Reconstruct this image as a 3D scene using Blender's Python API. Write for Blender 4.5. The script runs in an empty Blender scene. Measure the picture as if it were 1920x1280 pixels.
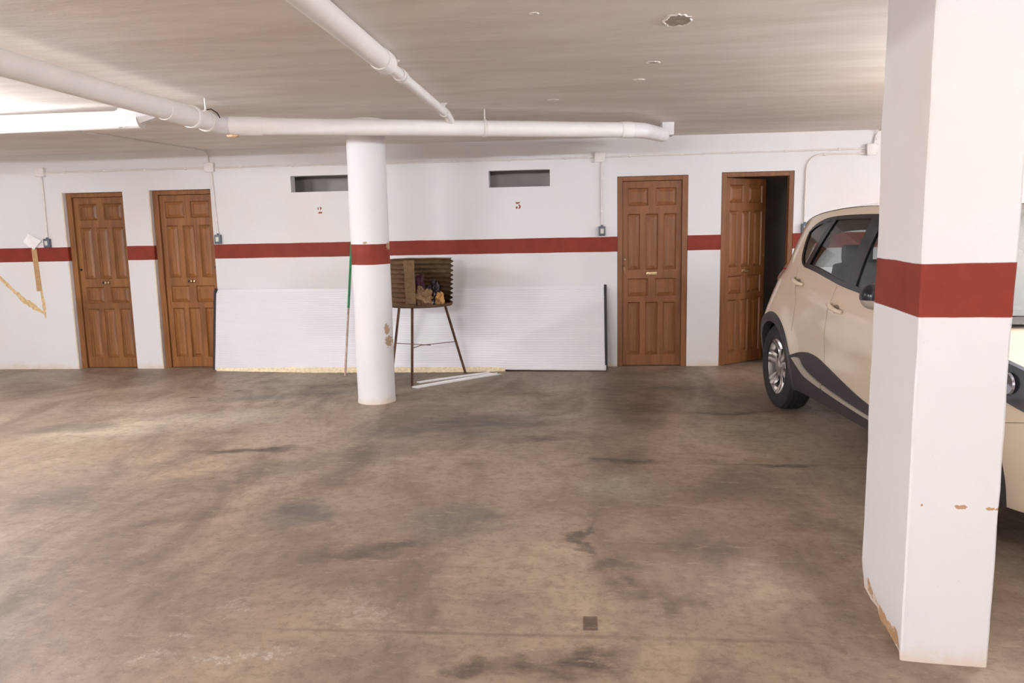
import bpy, bmesh, math, random
from mathutils import Vector, Matrix, noise

scene = bpy.context.scene
COL = scene.collection
random.seed(4)
PI = math.pi

# ------------------------------------------------------------------ camera, world, exposure
D = 8.333          # distance of the long wall
H = 2.45           # ceiling height
cam_data = bpy.data.cameras.new('camera')
cam_data.sensor_width = 36.0
cam_data.lens = 1430.0 / 1920.0 * 36.0
cam_data.clip_start = 0.05
cam = bpy.data.objects.new('camera', cam_data)
COL.objects.link(cam)
rt = Vector((0.99631405, 0.08352255, -0.01955262))
up = Vector((0.00767015, 0.14028323, 0.99008171))
fw = Vector((-0.08543706, 0.98658228, -0.13912552))
M = Matrix.Identity(4)
for i in range(3):
    M[i][0] = rt[i]; M[i][1] = up[i]; M[i][2] = -fw[i]
M[0][3], M[1][3], M[2][3] = 0.0, 0.0, 1.46
cam.matrix_world = M
scene.camera = cam

world = bpy.data.worlds.new('world')
scene.world = world
world.use_nodes = True
world.node_tree.nodes['Background'].inputs[0].default_value = (0.02, 0.02, 0.022, 1)
world.node_tree.nodes['Background'].inputs[1].default_value = 0.0

vs = scene.view_settings
vs.view_transform = 'Standard'
vs.look = 'None'
vs.gamma = 1.0
vs.use_curve_mapping = False
vs.exposure = 0.72

TUBE_COLOR = (0.875, 0.90, 0.985)
# ceiling tube lamps, the last four are unseen fill added for brightness: (x, y, direction angle, strength, drop below the ceiling, label)
LAMPS = [
    (1.75, 0.45, 0.0, 130.0, 0.30, 'white tube lamp hanging just in front of the square column'),
    (-4.8, 4.8, PI / 2, 440.0, 0.15, 'white tube lamp hanging over the left bays beside the drain pipes'),
    (3.15, 4.15, PI / 2, 430.0, 0.22, 'white tube lamp hanging over the parked car'),
    (-4.4, -0.4, 0.0, 800.0, 0.36, 'added fill tube lamp, unseen, at the left rear of the garage'),  # extra lamp added as fill for the left foreground and ceiling
    (-2.0, -2.2, 0.0, 700.0, 0.36, 'added fill tube lamp, unseen, behind the viewpoint'),  # extra lamp added to brighten the ceiling
    (5.6, 2.2, 0.0, 400.0, 0.30, 'added fill tube lamp, unseen, at the right rear of the garage'),  # extra lamp added to balance the light on the right
    (5.2, 6.3, PI / 2, 360.0, 0.30, 'added fill tube lamp, unseen, in the far right corner beyond the car'),  # extra lamp added to brighten the right part of the long wall
]

# ------------------------------------------------------------------ small helpers
def s2l(c):
    return tuple(((v / 255.0) / 12.92) if v <= 10.3 else (((v / 255.0) + 0.055) / 1.055) ** 2.4 for v in c)

def rgba(c):
    return (c[0], c[1], c[2], 1.0)

class NT:
    """tiny node-tree helper"""
    def __init__(self, name):
        self.m = bpy.data.materials.new(name)
        self.m.use_nodes = True
        self.t = self.m.node_tree
        self.n = self.t.nodes
        self.n.clear()
        self.out = self.n.new('ShaderNodeOutputMaterial')
        self.b = self.n.new('ShaderNodeBsdfPrincipled')
        self.link(self.b.outputs[0], self.out.inputs[0])
        self._pos = None
    def link(self, a, b):
        self.t.links.new(a, b)
    def put(self, sock, v):
        if isinstance(v, (int, float)):
            sock.default_value = v
        elif isinstance(v, tuple):
            sock.default_value = rgba(v) if len(sock.default_value) == 4 else v
        else:
            self.link(v, sock)
    def pos(self):
        if self._pos is None:
            self._pos = self.n.new('ShaderNodeTexCoord').outputs['Object']
        return self._pos
    def mapped(self, scale=(1, 1, 1), loc=(0, 0, 0), rot=(0, 0, 0), src=None):
        mp = self.n.new('ShaderNodeMapping')
        mp.inputs['Scale'].default_value = scale
        mp.inputs['Location'].default_value = loc
        mp.inputs['Rotation'].default_value = rot
        self.link(src or self.pos(), mp.inputs['Vector'])
        return mp.outputs[0]
    def noise(self, scale, detail=4.0, rough=0.55, vec=None, dist=0.0):
        nd = self.n.new('ShaderNodeTexNoise')
        nd.inputs['Scale'].default_value = scale
        nd.inputs['Detail'].default_value = detail
        nd.inputs['Roughness'].default_value = rough
        nd.inputs['Distortion'].default_value = dist
        self.link(vec or self.pos(), nd.inputs['Vector'])
        return nd.outputs['Fac']
    def math(self, op, a, b=None, c=None, clamp=False):
        nd = self.n.new('ShaderNodeMath')
        nd.operation = op
        nd.use_clamp = clamp
        self.put(nd.inputs[0], a)
        if b is not None: self.put(nd.inputs[1], b)
        if c is not None: self.put(nd.inputs[2], c)
        return nd.outputs[0]
    def ramp(self, v, lo, hi, a=0.0, b=1.0, smooth=True):
        nd = self.n.new('ShaderNodeMapRange')
        nd.interpolation_type = 'SMOOTHSTEP' if smooth else 'LINEAR'
        self.put(nd.inputs['Value'], v)
        nd.inputs['From Min'].default_value = lo
        nd.inputs['From Max'].default_value = hi
        nd.inputs['To Min'].default_value = a
        nd.inputs['To Max'].default_value = b
        return nd.outputs[0]
    def mix(self, fac, a, b):
        nd = self.n.new('ShaderNodeMix')
        nd.data_type = 'RGBA'
        self.put(nd.inputs['Factor'], fac)
        self.put(nd.inputs[6], a)
        self.put(nd.inputs[7], b)
        return nd.outputs[2]
    def xyz(self):
        nd = self.n.new('ShaderNodeSeparateXYZ')
        self.link(self.pos(), nd.inputs[0])
        return nd.outputs
    def bump(self, h, strength=0.3, dist=0.01):
        nd = self.n.new('ShaderNodeBump')
        nd.inputs['Strength'].default_value = strength
        nd.inputs['Distance'].default_value = dist
        self.link(h, nd.inputs['Height'])
        self.link(nd.outputs[0], self.b.inputs['Normal'])
    def set(self, color=None, rough=None, metal=None, spec=None, coat=None):
        if color is not None: self.put(self.b.inputs['Base Color'], color)
        if rough is not None: self.put(self.b.inputs['Roughness'], rough)
        if metal is not None: self.put(self.b.inputs['Metallic'], metal)
        if spec is not None: self.put(self.b.inputs['Specular IOR Level'], spec)
        if coat is not None:
            self.put(self.b.inputs['Coat Weight'], coat)
            self.b.inputs['Coat Roughness'].default_value = 0.06
        return self.m

def plain(name, rgb, rough=0.6, metal=0.0, var=0.08, scale=14.0, spec=0.5, coat=None, bump=0.0):
    t = NT(name)
    c = s2l(rgb)
    n = t.noise(scale, 5.0)
    dark = tuple(v * (1 - var) for v in c)
    light = tuple(min(1, v * (1 + var)) for v in c)
    t.set(t.mix(t.ramp(n, 0.3, 0.7), dark, light), rough, metal, spec, coat)
    if bump:
        t.bump(t.noise(scale * 4, 4.0), bump, 0.004)
    return t.m

# ------------------------------------------------------------------ mesh helpers
def mesh_obj(name, verts, faces, mat=None, parent=None, smooth=False, loc=None, sharp=None):
    me = bpy.data.meshes.new(name)
    me.from_pydata([tuple(v) for v in verts], [], faces)
    me.update()
    if smooth:
        me.polygons.foreach_set('use_smooth', [True] * len(me.polygons))
        if sharp:
            me.set_sharp_from_angle(angle=math.radians(sharp))
    o = bpy.data.objects.new(name, me)
    COL.objects.link(o)
    if mat: me.materials.append(mat)
    if parent: o.parent = parent
    if loc: o.location = loc
    return o

class MB:
    def __init__(self):
        self.v = []; self.f = []
    def add(self, v, f):
        o = len(self.v)
        self.v += [Vector(p) for p in v]
        self.f += [tuple(i + o for i in q) for q in f]
        return self
    def box(self, a, b, mtx=None, bev=0.0):
        x0, y0, z0 = a; x1, y1, z1 = b
        if bev <= 0:
            v = [(x0, y0, z0), (x1, y0, z0), (x1, y1, z0), (x0, y1, z0), (x0, y0, z1), (x1, y0, z1), (x1, y1, z1), (x0, y1, z1)]
            f = [(0, 3, 2, 1), (4, 5, 6, 7), (0, 1, 5, 4), (1, 2, 6, 5), (2, 3, 7, 6), (3, 0, 4, 7)]
        else:
            bm = bmesh.new()
            bmesh.ops.create_cube(bm, size=1.0)
            for q in bm.verts:
                q.co = Vector(((x0 + x1) / 2 + q.co.x * (x1 - x0), (y0 + y1) / 2 + q.co.y * (y1 - y0), (z0 + z1) / 2 + q.co.z * (z1 - z0)))
            bmesh.ops.bevel(bm, geom=list(bm.edges), offset=bev, segments=2, profile=0.6, affect='EDGES')
            bm.verts.index_update()
            v = [q.co.copy() for q in bm.verts]
            f = [tuple(q.index for q in fc.verts) for fc in bm.faces]
            bm.free()
        if mtx: v = [mtx @ Vector(p) for p in v]
        return self.add(v, f)
    def tube(self, pts, r, n=12, cap=True):
        pts = [Vector(p) for p in pts]
        k = len(pts)
        rr = r if isinstance(r, (list, tuple)) else [r] * k
        tg = []
        for i in range(k):
            a = pts[max(i - 1, 0)]; b = pts[min(i + 1, k - 1)]
            tg.append((b - a).normalized())
        ref = Vector((0, 0, 1)) if abs(tg[0].z) < 0.9 else Vector((1, 0, 0))
        u = tg[0].cross(ref).normalized()
        v = []; f = []
        for i in range(k):
            if i:
                u = (u - tg[i] * u.dot(tg[i])).normalized()
            w = tg[i].cross(u)
            for j in range(n):
                a = 2 * PI * j / n
                v.append(pts[i] + (u * math.cos(a) + w * math.sin(a)) * rr[i])
        for i in range(k - 1):
            for j in range(n):
                f.append((i * n + j, i * n + (j + 1) % n, (i + 1) * n + (j + 1) % n, (i + 1) * n + j))
        if cap:
            f.append(tuple(range(n - 1, -1, -1)))
            f.append(tuple(range((k - 1) * n, k * n)))
        return self.add(v, f)
    def lathe(self, prof, n=32, axis='z', mtx=None, cap=True):
        """prof: list of (radius, height)"""
        v = []; f = []
        for (r, h) in prof:
            for j in range(n):
                a = 2 * PI * j / n
                p = Vector((r * math.cos(a), r * math.sin(a), h))
                if axis == 'y': p = Vector((p.x, p.z, -p.y))
                v.append(mtx @ p if mtx else p)
        k = len(prof)
        for i in range(k - 1):
            for j in range(n):
                f.append((i * n + j, i * n + (j + 1) % n, (i + 1) * n + (j + 1) % n, (i + 1) * n + j))
        if cap:
            f.append(tuple(range(n - 1, -1, -1)))
            f.append(tuple(range((k - 1) * n, k * n)))
        return self.add(v, f)
    def grid(self, rows):
        n = len(rows[0])
        v = [p for r in rows for p in r]
        f = [(i * n + j, i * n + j + 1, (i + 1) * n + j + 1, (i + 1) * n + j) for i in range(len(rows) - 1) for j in range(n - 1)]
        return self.add(v, f)
    def poly_prism(self, pts, y0, y1):
        """polygon in xz extruded from y0 to y1"""
        n = len(pts)
        v = [(p[0], y0, p[1]) for p in pts] + [(p[0], y1, p[1]) for p in pts]
        f = [tuple(range(n)), tuple(range(2 * n - 1, n - 1, -1))]
        f += [(i, i + n, (i + 1) % n + n, (i + 1) % n) for i in range(n)]
        return self.add(v, f)
    def build(self, name, mat=None, parent=None, smooth=False, loc=None, sharp=35):
        bm = bmesh.new()
        bv = [bm.verts.new(p) for p in self.v]
        for q in self.f:
            try: bm.faces.new([bv[i] for i in q])
            except ValueError: pass
        bmesh.ops.recalc_face_normals(bm, faces=bm.faces)
        me = bpy.data.meshes.new(name)
        bm.to_mesh(me); bm.free()
        if smooth:
            me.polygons.foreach_set('use_smooth', [True] * len(me.polygons))
            me.set_sharp_from_angle(angle=math.radians(sharp))
        o = bpy.data.objects.new(name, me)
        COL.objects.link(o)
        if mat: me.materials.append(mat)
        if parent: o.parent = parent
        if loc: o.location = loc
        return o

def empty(name, loc=(0, 0, 0), rz=0.0):
    o = bpy.data.objects.new(name, None)
    COL.objects.link(o)
    o.location = loc
    o.rotation_euler = (0, 0, rz)
    o.empty_display_size = 0.1
    return o

def tag(o, label=None, cat=None, group=None, kind=None):
    if label: o['label'] = label
    if cat: o['category'] = cat
    if group: o['group'] = group
    if kind: o['kind'] = kind
    return o

def holed_sheet(mb, xr, zr, holes, y0, y1):
    """a slab in the xz plane between y0 (front) and y1 (back) with rectangular holes"""
    xs = sorted(set([xr[0], xr[1]] + [h[0] for h in holes] + [h[1] for h in holes]))
    zs = sorted(set([zr[0], zr[1]] + [h[2] for h in holes] + [h[3] for h in holes]))
    nx, nz = len(xs) - 1, len(zs) - 1
    def solid(i, k):
        if i < 0 or k < 0 or i >= nx or k >= nz: return False
        cx, cz = (xs[i] + xs[i + 1]) / 2, (zs[k] + zs[k + 1]) / 2
        return not any(h[0] < cx < h[1] and h[2] < cz < h[3] for h in holes)
    idx = {}
    v = []; f = []
    def vid(i, k, s):
        key = (i, k, s)
        if key not in idx:
            idx[key] = len(v)
            v.append((xs[i], y0 if s == 0 else y1, zs[k]))
        return idx[key]
    for i in range(nx):
        for k in range(nz):
            if not solid(i, k): continue
            f.append((vid(i, k, 0), vid(i + 1, k, 0), vid(i + 1, k + 1, 0), vid(i, k + 1, 0)))
            f.append((vid(i, k, 1), vid(i, k + 1, 1), vid(i + 1, k + 1, 1), vid(i + 1, k, 1)))
            if not solid(i - 1, k): f.append((vid(i, k, 0), vid(i, k + 1, 0), vid(i, k + 1, 1), vid(i, k, 1)))
            if not solid(i + 1, k): f.append((vid(i + 1, k, 0), vid(i + 1, k, 1), vid(i + 1, k + 1, 1), vid(i + 1, k + 1, 0)))
            if not solid(i, k - 1): f.append((vid(i, k, 0), vid(i, k, 1), vid(i + 1, k, 1), vid(i + 1, k, 0)))
            if not solid(i, k + 1): f.append((vid(i, k + 1, 0), vid(i + 1, k + 1, 0), vid(i + 1, k + 1, 1), vid(i, k + 1, 1)))
    return mb.add(v, f)

def interp(tab, x):
    if x <= tab[0][0]: return tab[0][1]
    for (a, b), (c, d) in zip(tab, tab[1:]):
        if x <= c:
            t = (x - a) / (c - a)
            return b + (d - b) * t
    return tab[-1][1]

def sinterp(tab, x):
    """Catmull-Rom style smooth table interpolation"""
    if x <= tab[0][0]: return tab[0][1]
    if x >= tab[-1][0]: return tab[-1][1]
    for i in range(len(tab) - 1):
        a, b = tab[i]; c, d = tab[i + 1]
        if x <= c:
            def sl(k):
                if k == 0: return (tab[1][1] - tab[0][1]) / (tab[1][0] - tab[0][0])
                if k == len(tab) - 1: return (tab[-1][1] - tab[-2][1]) / (tab[-1][0] - tab[-2][0])
                return (tab[k + 1][1] - tab[k - 1][1]) / (tab[k + 1][0] - tab[k - 1][0])
            h = c - a; t = (x - a) / h
            m0, m1 = sl(i) * h, sl(i + 1) * h
            return (2 * t ** 3 - 3 * t * t + 1) * b + (t ** 3 - 2 * t * t + t) * m0 + (-2 * t ** 3 + 3 * t * t) * d + (t ** 3 - t * t) * m1

# ------------------------------------------------------------------ materials of the shell
BAND = s2l((130, 46, 30))
WALLW = s2l((226, 223, 221))

def wall_material(name, z0=None, z1=None, chips=(), tint=WALLW, chip_col=(150, 118, 88), base_dirt=True):
    t = NT(name)
    n1 = t.noise(1.1, 4.0)
    n2 = t.noise(9.0, 6.0)
    col = t.mix(t.ramp(n1, 0.3, 0.7), tuple(v * 0.965 for v in tint), tint)
    col = t.mix(t.ramp(t.noise(0.8, 3.0, vec=t.mapped((1, 1, 1), (3.1, 0, 7.7))), 0.5, 0.75, 0, 0.35), col, s2l((226, 212, 192)))
    X, Y, Z = t.xyz()
    # small scuffs, knocks and dust speckles
    sp = t.ramp(t.noise(38.0, 3.0, 0.6), 0.72, 0.77)
    col = t.mix(t.math('MULTIPLY', sp, 0.25), col, s2l((168, 148, 126)))
    if base_dirt:
        # splash stains of the floor washing, ragged upper edge
        zz = t.math('ADD', Z, t.math('MULTIPLY', t.math('SUBTRACT', t.noise(4.0, 6.0, 0.7), 0.5), 0.22))
        col = t.mix(t.ramp(zz, -0.02, 0.07, 0.6, 0.0), col, s2l((214, 186, 146)))
    if z0 is not None:
        w = t.math('MULTIPLY', t.math('SUBTRACT', t.noise(3.0, 5.0, 0.6), 0.5), 0.012)
        zz = t.math('ADD', Z, w)
        m = t.math('MULTIPLY', t.ramp(zz, z0 - 0.002, z0 + 0.002), t.ramp(zz, z1 - 0.002, z1 + 0.002, 1.0, 0.0))
        bc = t.mix(t.ramp(n2, 0.3, 0.7), tuple(v * 0.92 for v in BAND), tuple(v * 1.08 for v in BAND))
        scr = t.ramp(t.noise(6.0, 5.0, 0.65, vec=t.mapped((1.0, 1.0, 3.0))), 0.735, 0.75)
        bc = t.mix(t.math('MULTIPLY', scr, 0.8), bc, s2l((196, 134, 96)))
        col = t.mix(m, col, bc)
    chipn = t.noise(42.0, 5.0, 0.65) if chips else None
    for (cx, cy, cz, rx, ry, rz) in chips:
        d = None
        for s, c, r in ((X, cx, rx), (Y, cy, ry), (Z, cz, rz)):
            if r is None: continue
            q = t.math('POWER', t.math('ABSOLUTE', t.math('DIVIDE', t.math('SUBTRACT', s, c), r)), 2.0)
            d = q if d is None else t.math('ADD', d, q)
        d = t.math('ADD', d, t.math('MULTIPLY', t.math('SUBTRACT', chipn, 0.5), 5.0))
        col = t.mix(t.ramp(d, 0.75, 0.95, 1.0, 0.0), col, s2l(chip_col))
    t.set(col, 0.62, spec=0.3)
    t.bump(t.math('ADD', t.math('MULTIPLY', t.noise(5.0, 3.0), 1.0), t.math('MULTIPLY', t.noise(45.0, 4.0), 0.16)), 0.35, 0.012)
    return t.m

def floor_material():
    t = NT('oil stained concrete')
    base = s2l((148, 124, 101))
    X, Y, Z = t.xyz()
    big = t.noise(0.55, 4.0, 0.6)
    mid = t.noise(1.6, 7.0, 0.62, vec=t.mapped((1.0, 0.55, 1.0), rot=(0, 0, 0.55)), dist=0.6)
    fine = t.noise(9.0, 8.0, 0.68)
    grain = t.noise(70.0, 6.0, 0.7)
    col = t.mix(t.ramp(big, 0.3, 0.7), s2l((142, 123, 104)), s2l((170, 150, 127)))
    col = t.mix(t.ramp(mid, 0.42, 0.66, 0, 0.75), col, s2l((110, 95, 82)))
    col = t.mix(t.ramp(t.noise(1.3, 6.0, 0.6, vec=t.mapped((1, .7, 1), (7.3, 2.2, 0), (0, 0, .5))), 0.55, 0.75, 0, 0.5), col, s2l((176, 158, 134)))
    col = t.mix(t.ramp(t.noise(0.9, 5.0, 0.6, vec=t.mapped((1, 1, 1), (1.7, 9.2, 0))), 0.52, 0.7, 0, 0.40), col, s2l((134, 122, 108)))
    col = t.mix(t.ramp(fine, 0.45, 0.7, 0, 0.5), col, s2l((112, 95, 80)))
    # stains: x, y, rx, ry, angle, strength, colour; ragged by warping the position first
    def vnoise(scale, detail, rough, amp, vec):
        nd = t.n.new('ShaderNodeTexNoise')
        nd.inputs['Scale'].default_value = scale; nd.inputs['Detail'].default_value = detail; nd.inputs['Roughness'].default_value = rough
        t.link(t.pos(), nd.inputs['Vector'])
        sb = t.n.new('ShaderNodeVectorMath'); sb.operation = 'MULTIPLY_ADD'
        t.link(nd.outputs['Color'], sb.inputs[0])
        sb.inputs[1].default_value = (amp * 1.4, amp, 0.0); sb.inputs[2].default_value = (-amp * 0.7, -amp * 0.5, 0.0)
        ad = t.n.new('ShaderNodeVectorMath'); ad.operation = 'ADD'
        t.link(sb.outputs[0], ad.inputs[0]); t.link(vec, ad.inputs[1])
        return ad.outputs[0]
    warped = vnoise(2.2, 7.0, 0.68, 0.55, t.pos())
    streak = t.noise(4.5, 6.0, 0.7, vec=t.mapped((0.45, 1.3, 1.0), rot=(0, 0, 0.35)))
    warped = vnoise(11.0, 6.0, 0.7, 0.10, warped)
    speck = t.ramp(t.noise(26.0, 6.0, 0.75), 0.46, 0.62)
    smod = t.ramp(streak, 0.36, 0.60, 0.40, 1.0)
    K = s2l((74, 61, 52)); G = s2l((94, 88, 82)); RB = s2l((80, 55, 44)); LT = s2l((186, 174, 152)); WH = s2l((206, 198, 186))
    stains = [
        (-0.85, 5.75, 0.75, 0.28, 0.35, 0.75, G), (-1.55, 4.8, 1.1, 0.22, 0.6, 0.35, K), (-0.67, 3.75, 0.28, 0.22, 0.0, 0.5, G),
        (0.45, 6.45, 0.26, 0.75, 0.0, 0.85, RB), (0.62, 7.15, 0.5, 0.18, 0.0, 0.55, K), (1.2, 6.15, 0.4, 0.07, 0.1, 0.7, K),
        (0.28, 4.77, 0.24, 0.06, 0.0, 0.9, K), (0.75, 4.76, 0.12, 0.05, 0.0, 0.4, K), (1.30, 4.70, 0.16, 0.05, 0.05, 0.9, K),
        (0.06, 3.55, 0.05, 0.24, 0.0, 0.85, K), (0.15, 3.2, 0.10, 0.06, 0.3, 0.8, K), (0.2, 2.98, 0.06, 0.10, 0.3, 0.7, K),
        (-0.06, 2.44, 0.20, 0.09, 0.1, 0.85, K), (-0.35, 2.38, 0.10, 0.06, 0.0, 0.6, K), (-1.5, 3.85, 0.16, 0.20, 0.4, 0.7, G),
        (-0.95, 3.35, 0.28, 0.10, 0.5, 0.55, K), (-2.1, 3.7, 0.5, 0.10, 0.6, 0.4, K), (-3.35, 5.75, 0.75, 0.32, 0.5, 0.75, LT),
        (-3.75, 6.4, 0.6, 0.25, 0.3, 0.5, LT), (-2.85, 6.8, 0.8, 0.14, 0.35, 0.6, G), (-2.3, 5.0, 0.35, 0.07, 0.15, 0.75, K),
        (-4.1, 5.6, 0.35, 0.12, 0.3, 0.55, G), (-2.3, 7.3, 0.7, 0.12, 0.1, 0.4, K), (-0.35, 5.35, 0.22, 0.08, 0.1, 0.8, RB),
        (-0.12, 6.0, 0.16, 0.08, 0.6, 0.6, LT), (0.3, 4.3, 0.22, 0.25, 0.0, 0.45, LT), (0.45, 3.4, 0.22, 0.12, 0.2, 0.45, K),
        (0.35, 2.9, 0.06, 0.12, 0.3, 0.5, K), (-1.48, 2.56, 0.05, 0.03, 0.0, 0.35, WH), (-1.22, 2.40, 0.16, 0.05, 0.5, 0.5, WH),
        (-1.35, 2.72, 0.10, 0.05, 0.1, 0.3, WH), (-1.5, 2.38, 0.09, 0.05, 0.2, 0.35, WH), (-0.85, 2.8, 0.14, 0.16, 0.7, 0.22, WH),
        (0.9, 2.25, 0.02, 0.014, 0.0, 1.0, K), (-3.6, 6.75, 0.05, 0.03, 0.4, 0.8, K), (-3.3, 7.05, 0.04, 0.03, 0.4, 0.8, K),
        (1.15, 5.5, 0.7, 0.5, 0.0, 0.30, LT), (0.15, 2.62, 0.6, 0.014, 0.0, 0.35, K), (-0.7, 2.62, 0.5, 0.012, 0.0, 0.35, K),
        (-0.3, 6.9, 0.45, 0.12, 0.15, 0.4, K), (-2.6, 4.0, 0.6, 0.25, 0.5, 0.22, G), (1.2, 4.74, 0.8, 0.010, 0.0, 0.40, K),
    ]
    for (sx, sy, rx, ry, an, st, c) in stains:
        mp = t.n.new('ShaderNodeMapping')
        mp.vector_type = 'TEXTURE'
        mp.inputs['Location'].default_value = (sx, sy, 0)
        mp.inputs['Rotation'].default_value = (0, 0, an)
        mp.inputs['Scale'].default_value = (rx * 1.25, ry * 1.25, 1000.0)
        small = min(rx, ry) < 0.045
        t.link(t.pos() if (small and c is not WH) else warped, mp.inputs['Vector'])
        ln = t.n.new('ShaderNodeVectorMath'); ln.operation = 'LENGTH'
        t.link(mp.outputs[0], ln.inputs[0])
        fac = t.ramp(ln.outputs['Value'], 0.25, 1.25, min(0.95, st * 1.25), 0.0)
        if c is WH: fac = t.math('MULTIPLY', fac, speck)
        col = t.mix(t.math('MULTIPLY', fac, smod), col, c)
    # the pour joint: concrete right of it is a slightly different batch
    jx = t.math('ADD', X, t.math('MULTIPLY', t.math('SUBTRACT', t.noise(2.0, 5.0, 0.6), 0.5), 0.08))
    jline = t.math('SUBTRACT', jx, t.math('MULTIPLY', Y, 0.02))
    right = t.math('MULTIPLY', t.ramp(jline, -0.04, 0.02), t.ramp(jline, 0.35, 0.6, 1.0, 0.0))
    right = t.math('MULTIPLY', right, t.ramp(Y, 2.4, 3.0))
    col = t.mix(t.math('MULTIPLY', right, 0.30), col, s2l((112, 95, 77)))
    # a replaced square
    sq = t.math('MULTIPLY', t.math('MULTIPLY', t.ramp(X, 0.01, 0.016), t.ramp(X, 0.065, 0.071, 1, 0)), t.math('MULTIPLY', t.ramp(Y, 2.66, 2.67), t.ramp(Y, 2.765, 2.775, 1, 0)))
    col = t.mix(t.math('MULTIPLY', sq, 0.8), col, s2l((74, 58, 46)))
    col = t.mix(t.ramp(t.noise(20.0, 8.0, 0.75, vec=t.mapped((1, 1, 1), (11, 4, 0))), 0.48, 0.62, 0, 0.42), col, s2l((104, 87, 73)))
    col = t.mix(t.ramp(t.noise(14.0, 8.0, 0.75, vec=t.mapped((0.5, 1.2, 1), (2, 14, 0), (0, 0, 0.6))), 0.54, 0.68, 0, 0.40), col, s2l((188, 167, 140)))
    col = t.mix(t.ramp(grain, 0.60, 0.74, 0, 0.40), col, s2l((196, 176, 146)))
    col = t.mix(t.ramp(t.noise(55.0, 5.0, 0.7, vec=t.mapped((1, 1, 1), (3, 8, 0))), 0.64, 0.74, 0, 0.4), col, s2l((84, 66, 52)))
    rough = t.ramp(mid, 0.3, 0.7, 0.42, 0.62)
    t.set(col, rough, spec=0.35)
    t.bump(t.math('ADD', t.math('MULTIPLY', fine, 0.6), t.math('MULTIPLY', grain, 0.35)), 0.28, 0.008)
    return t.m

def ceiling_material():
    t = NT('rough painted ceiling')
    st = t.noise(2.2, 7.0, 0.65, vec=t.mapped((0.35, 1.6, 1.0), rot=(0, 0, 0.06)), dist=0.4)
    n1 = t.noise(0.7, 3.0)
    a = s2l((240, 234, 227)); b = s2l((226, 218, 209))
    col = t.mix(t.ramp(st, 0.35, 0.65), b, a)
    col = t.mix(t.ramp(n1, 0.4, 0.7, 0, 0.4), col, s2l((228, 220, 208)))
    fl = t.ramp(t.noise(11.0, 4.0, 0.6, vec=t.mapped((0.5, 1.6, 1.0))), 0.70, 0.74)
    col = t.mix(t.math('MULTIPLY', fl, 0.5), col, s2l((246, 242, 238)))
    t.set(col, 0.75, spec=0.2)
    h = t.math('ADD', t.math('MULTIPLY', st, 1.0), t.math('MULTIPLY', t.noise(30.0, 5.0, 0.65, vec=t.mapped((0.5, 1.3, 1.0))), 0.22))
    t.bump(h, 0.55, 0.014)
    return t.m

M_WALL = wall_material('white plaster with red band', 1.253, 1.4125)
M_WALL_PLAIN = wall_material('white plaster', None, None)
M_STORE = plain('bare grey storeroom plaster', (196, 186, 178), 0.8, var=0.1, scale=3.0)
M_FLOOR = floor_material()
M_CEIL = ceiling_material()

# ------------------------------------------------------------------ room shell
XL, XR, YF = -7.7, 7.6, -3.6
DOORS = [  # x0, x1, top, recess, label
    (-5.80, -5.09, 2.02),
    (-4.77, -4.06, 2.025),
    (0.435, 1.18, 2.045),
    (1.525, 2.27, 2.06),
]
SLOTS = [(-3.135, -2.42, 1.965, 2.14), (-0.94, -0.28, 1.963, 2.14)]
WT = 0.13
mb = MB()
holes = [(d[0], d[1], -1.0, d[2]) for d in DOORS] + [s for s in SLOTS]
holed_sheet(mb, (XL, XR), (0.0, H), [(a, b, max(c, -0.001), e) for a, b, c, e in holes], D, D + WT)
wall_back = tag(mb.build('wall_back', M_WALL), 'long white plaster wall with a dark red painted band', None, None, 'structure')

o = tag(MB().box((XL - 0.2, YF - 0.2, -0.12), (XR + 0.2, D + 2.9, 0.0)).build('floor', M_FLOOR), 'brown stained concrete garage floor', None, None, 'structure')
ceiling = tag(MB().box((XL - 0.2, YF - 0.2, H), (XR + 0.2, D + 2.9, H + 0.15)).build('ceiling', M_CEIL), 'rough beige-white painted concrete ceiling', None, None, 'structure')
tag(MB().box((XL - 0.15, YF, 0), (XL, D + WT, H)).build('wall_left', M_WALL_PLAIN), 'white plaster side wall at the left end', None, None, 'structure')
tag(MB().box((XR, YF, 0), (XR + 0.15, D + WT, H)).build('wall_right', M_WALL_PLAIN), 'white plaster side wall beyond the car', None, None, 'structure')
tag(MB().box((XL - 0.15, YF - 0.15, 0), (XR + 0.15, YF, H)).build('wall_front', M_WALL_PLAIN), 'white plaster wall behind the viewpoint', None, None, 'structure')
# storerooms behind the long wall
tag(MB().box((XL - 0.15, D + 2.5, 0), (XR + 0.15, D + 2.62, H)).build('wall_storeroom_back', M_STORE), 'grey rear wall of the dark storerooms', None, None, 'structure')
for i, x in enumerate((-6.4, -4.92, -3.85, -0.1, 1.33, 3.4)):
    tag(MB().box((x - 0.05, D + WT, 0), (x + 0.05, D + 2.5, H)).build('wall_storeroom_%d' % (i + 1), M_STORE), 'grey partition between two storerooms', None, None, 'structure')

tag(MB().box((-3.8, D + WT + 0.42, 0), (-0.15, D + WT + 0.50, H)).build('wall_storeroom_7', M_STORE), 'grey-white inner wall behind the ventilation slots', None, None, 'structure')

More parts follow.
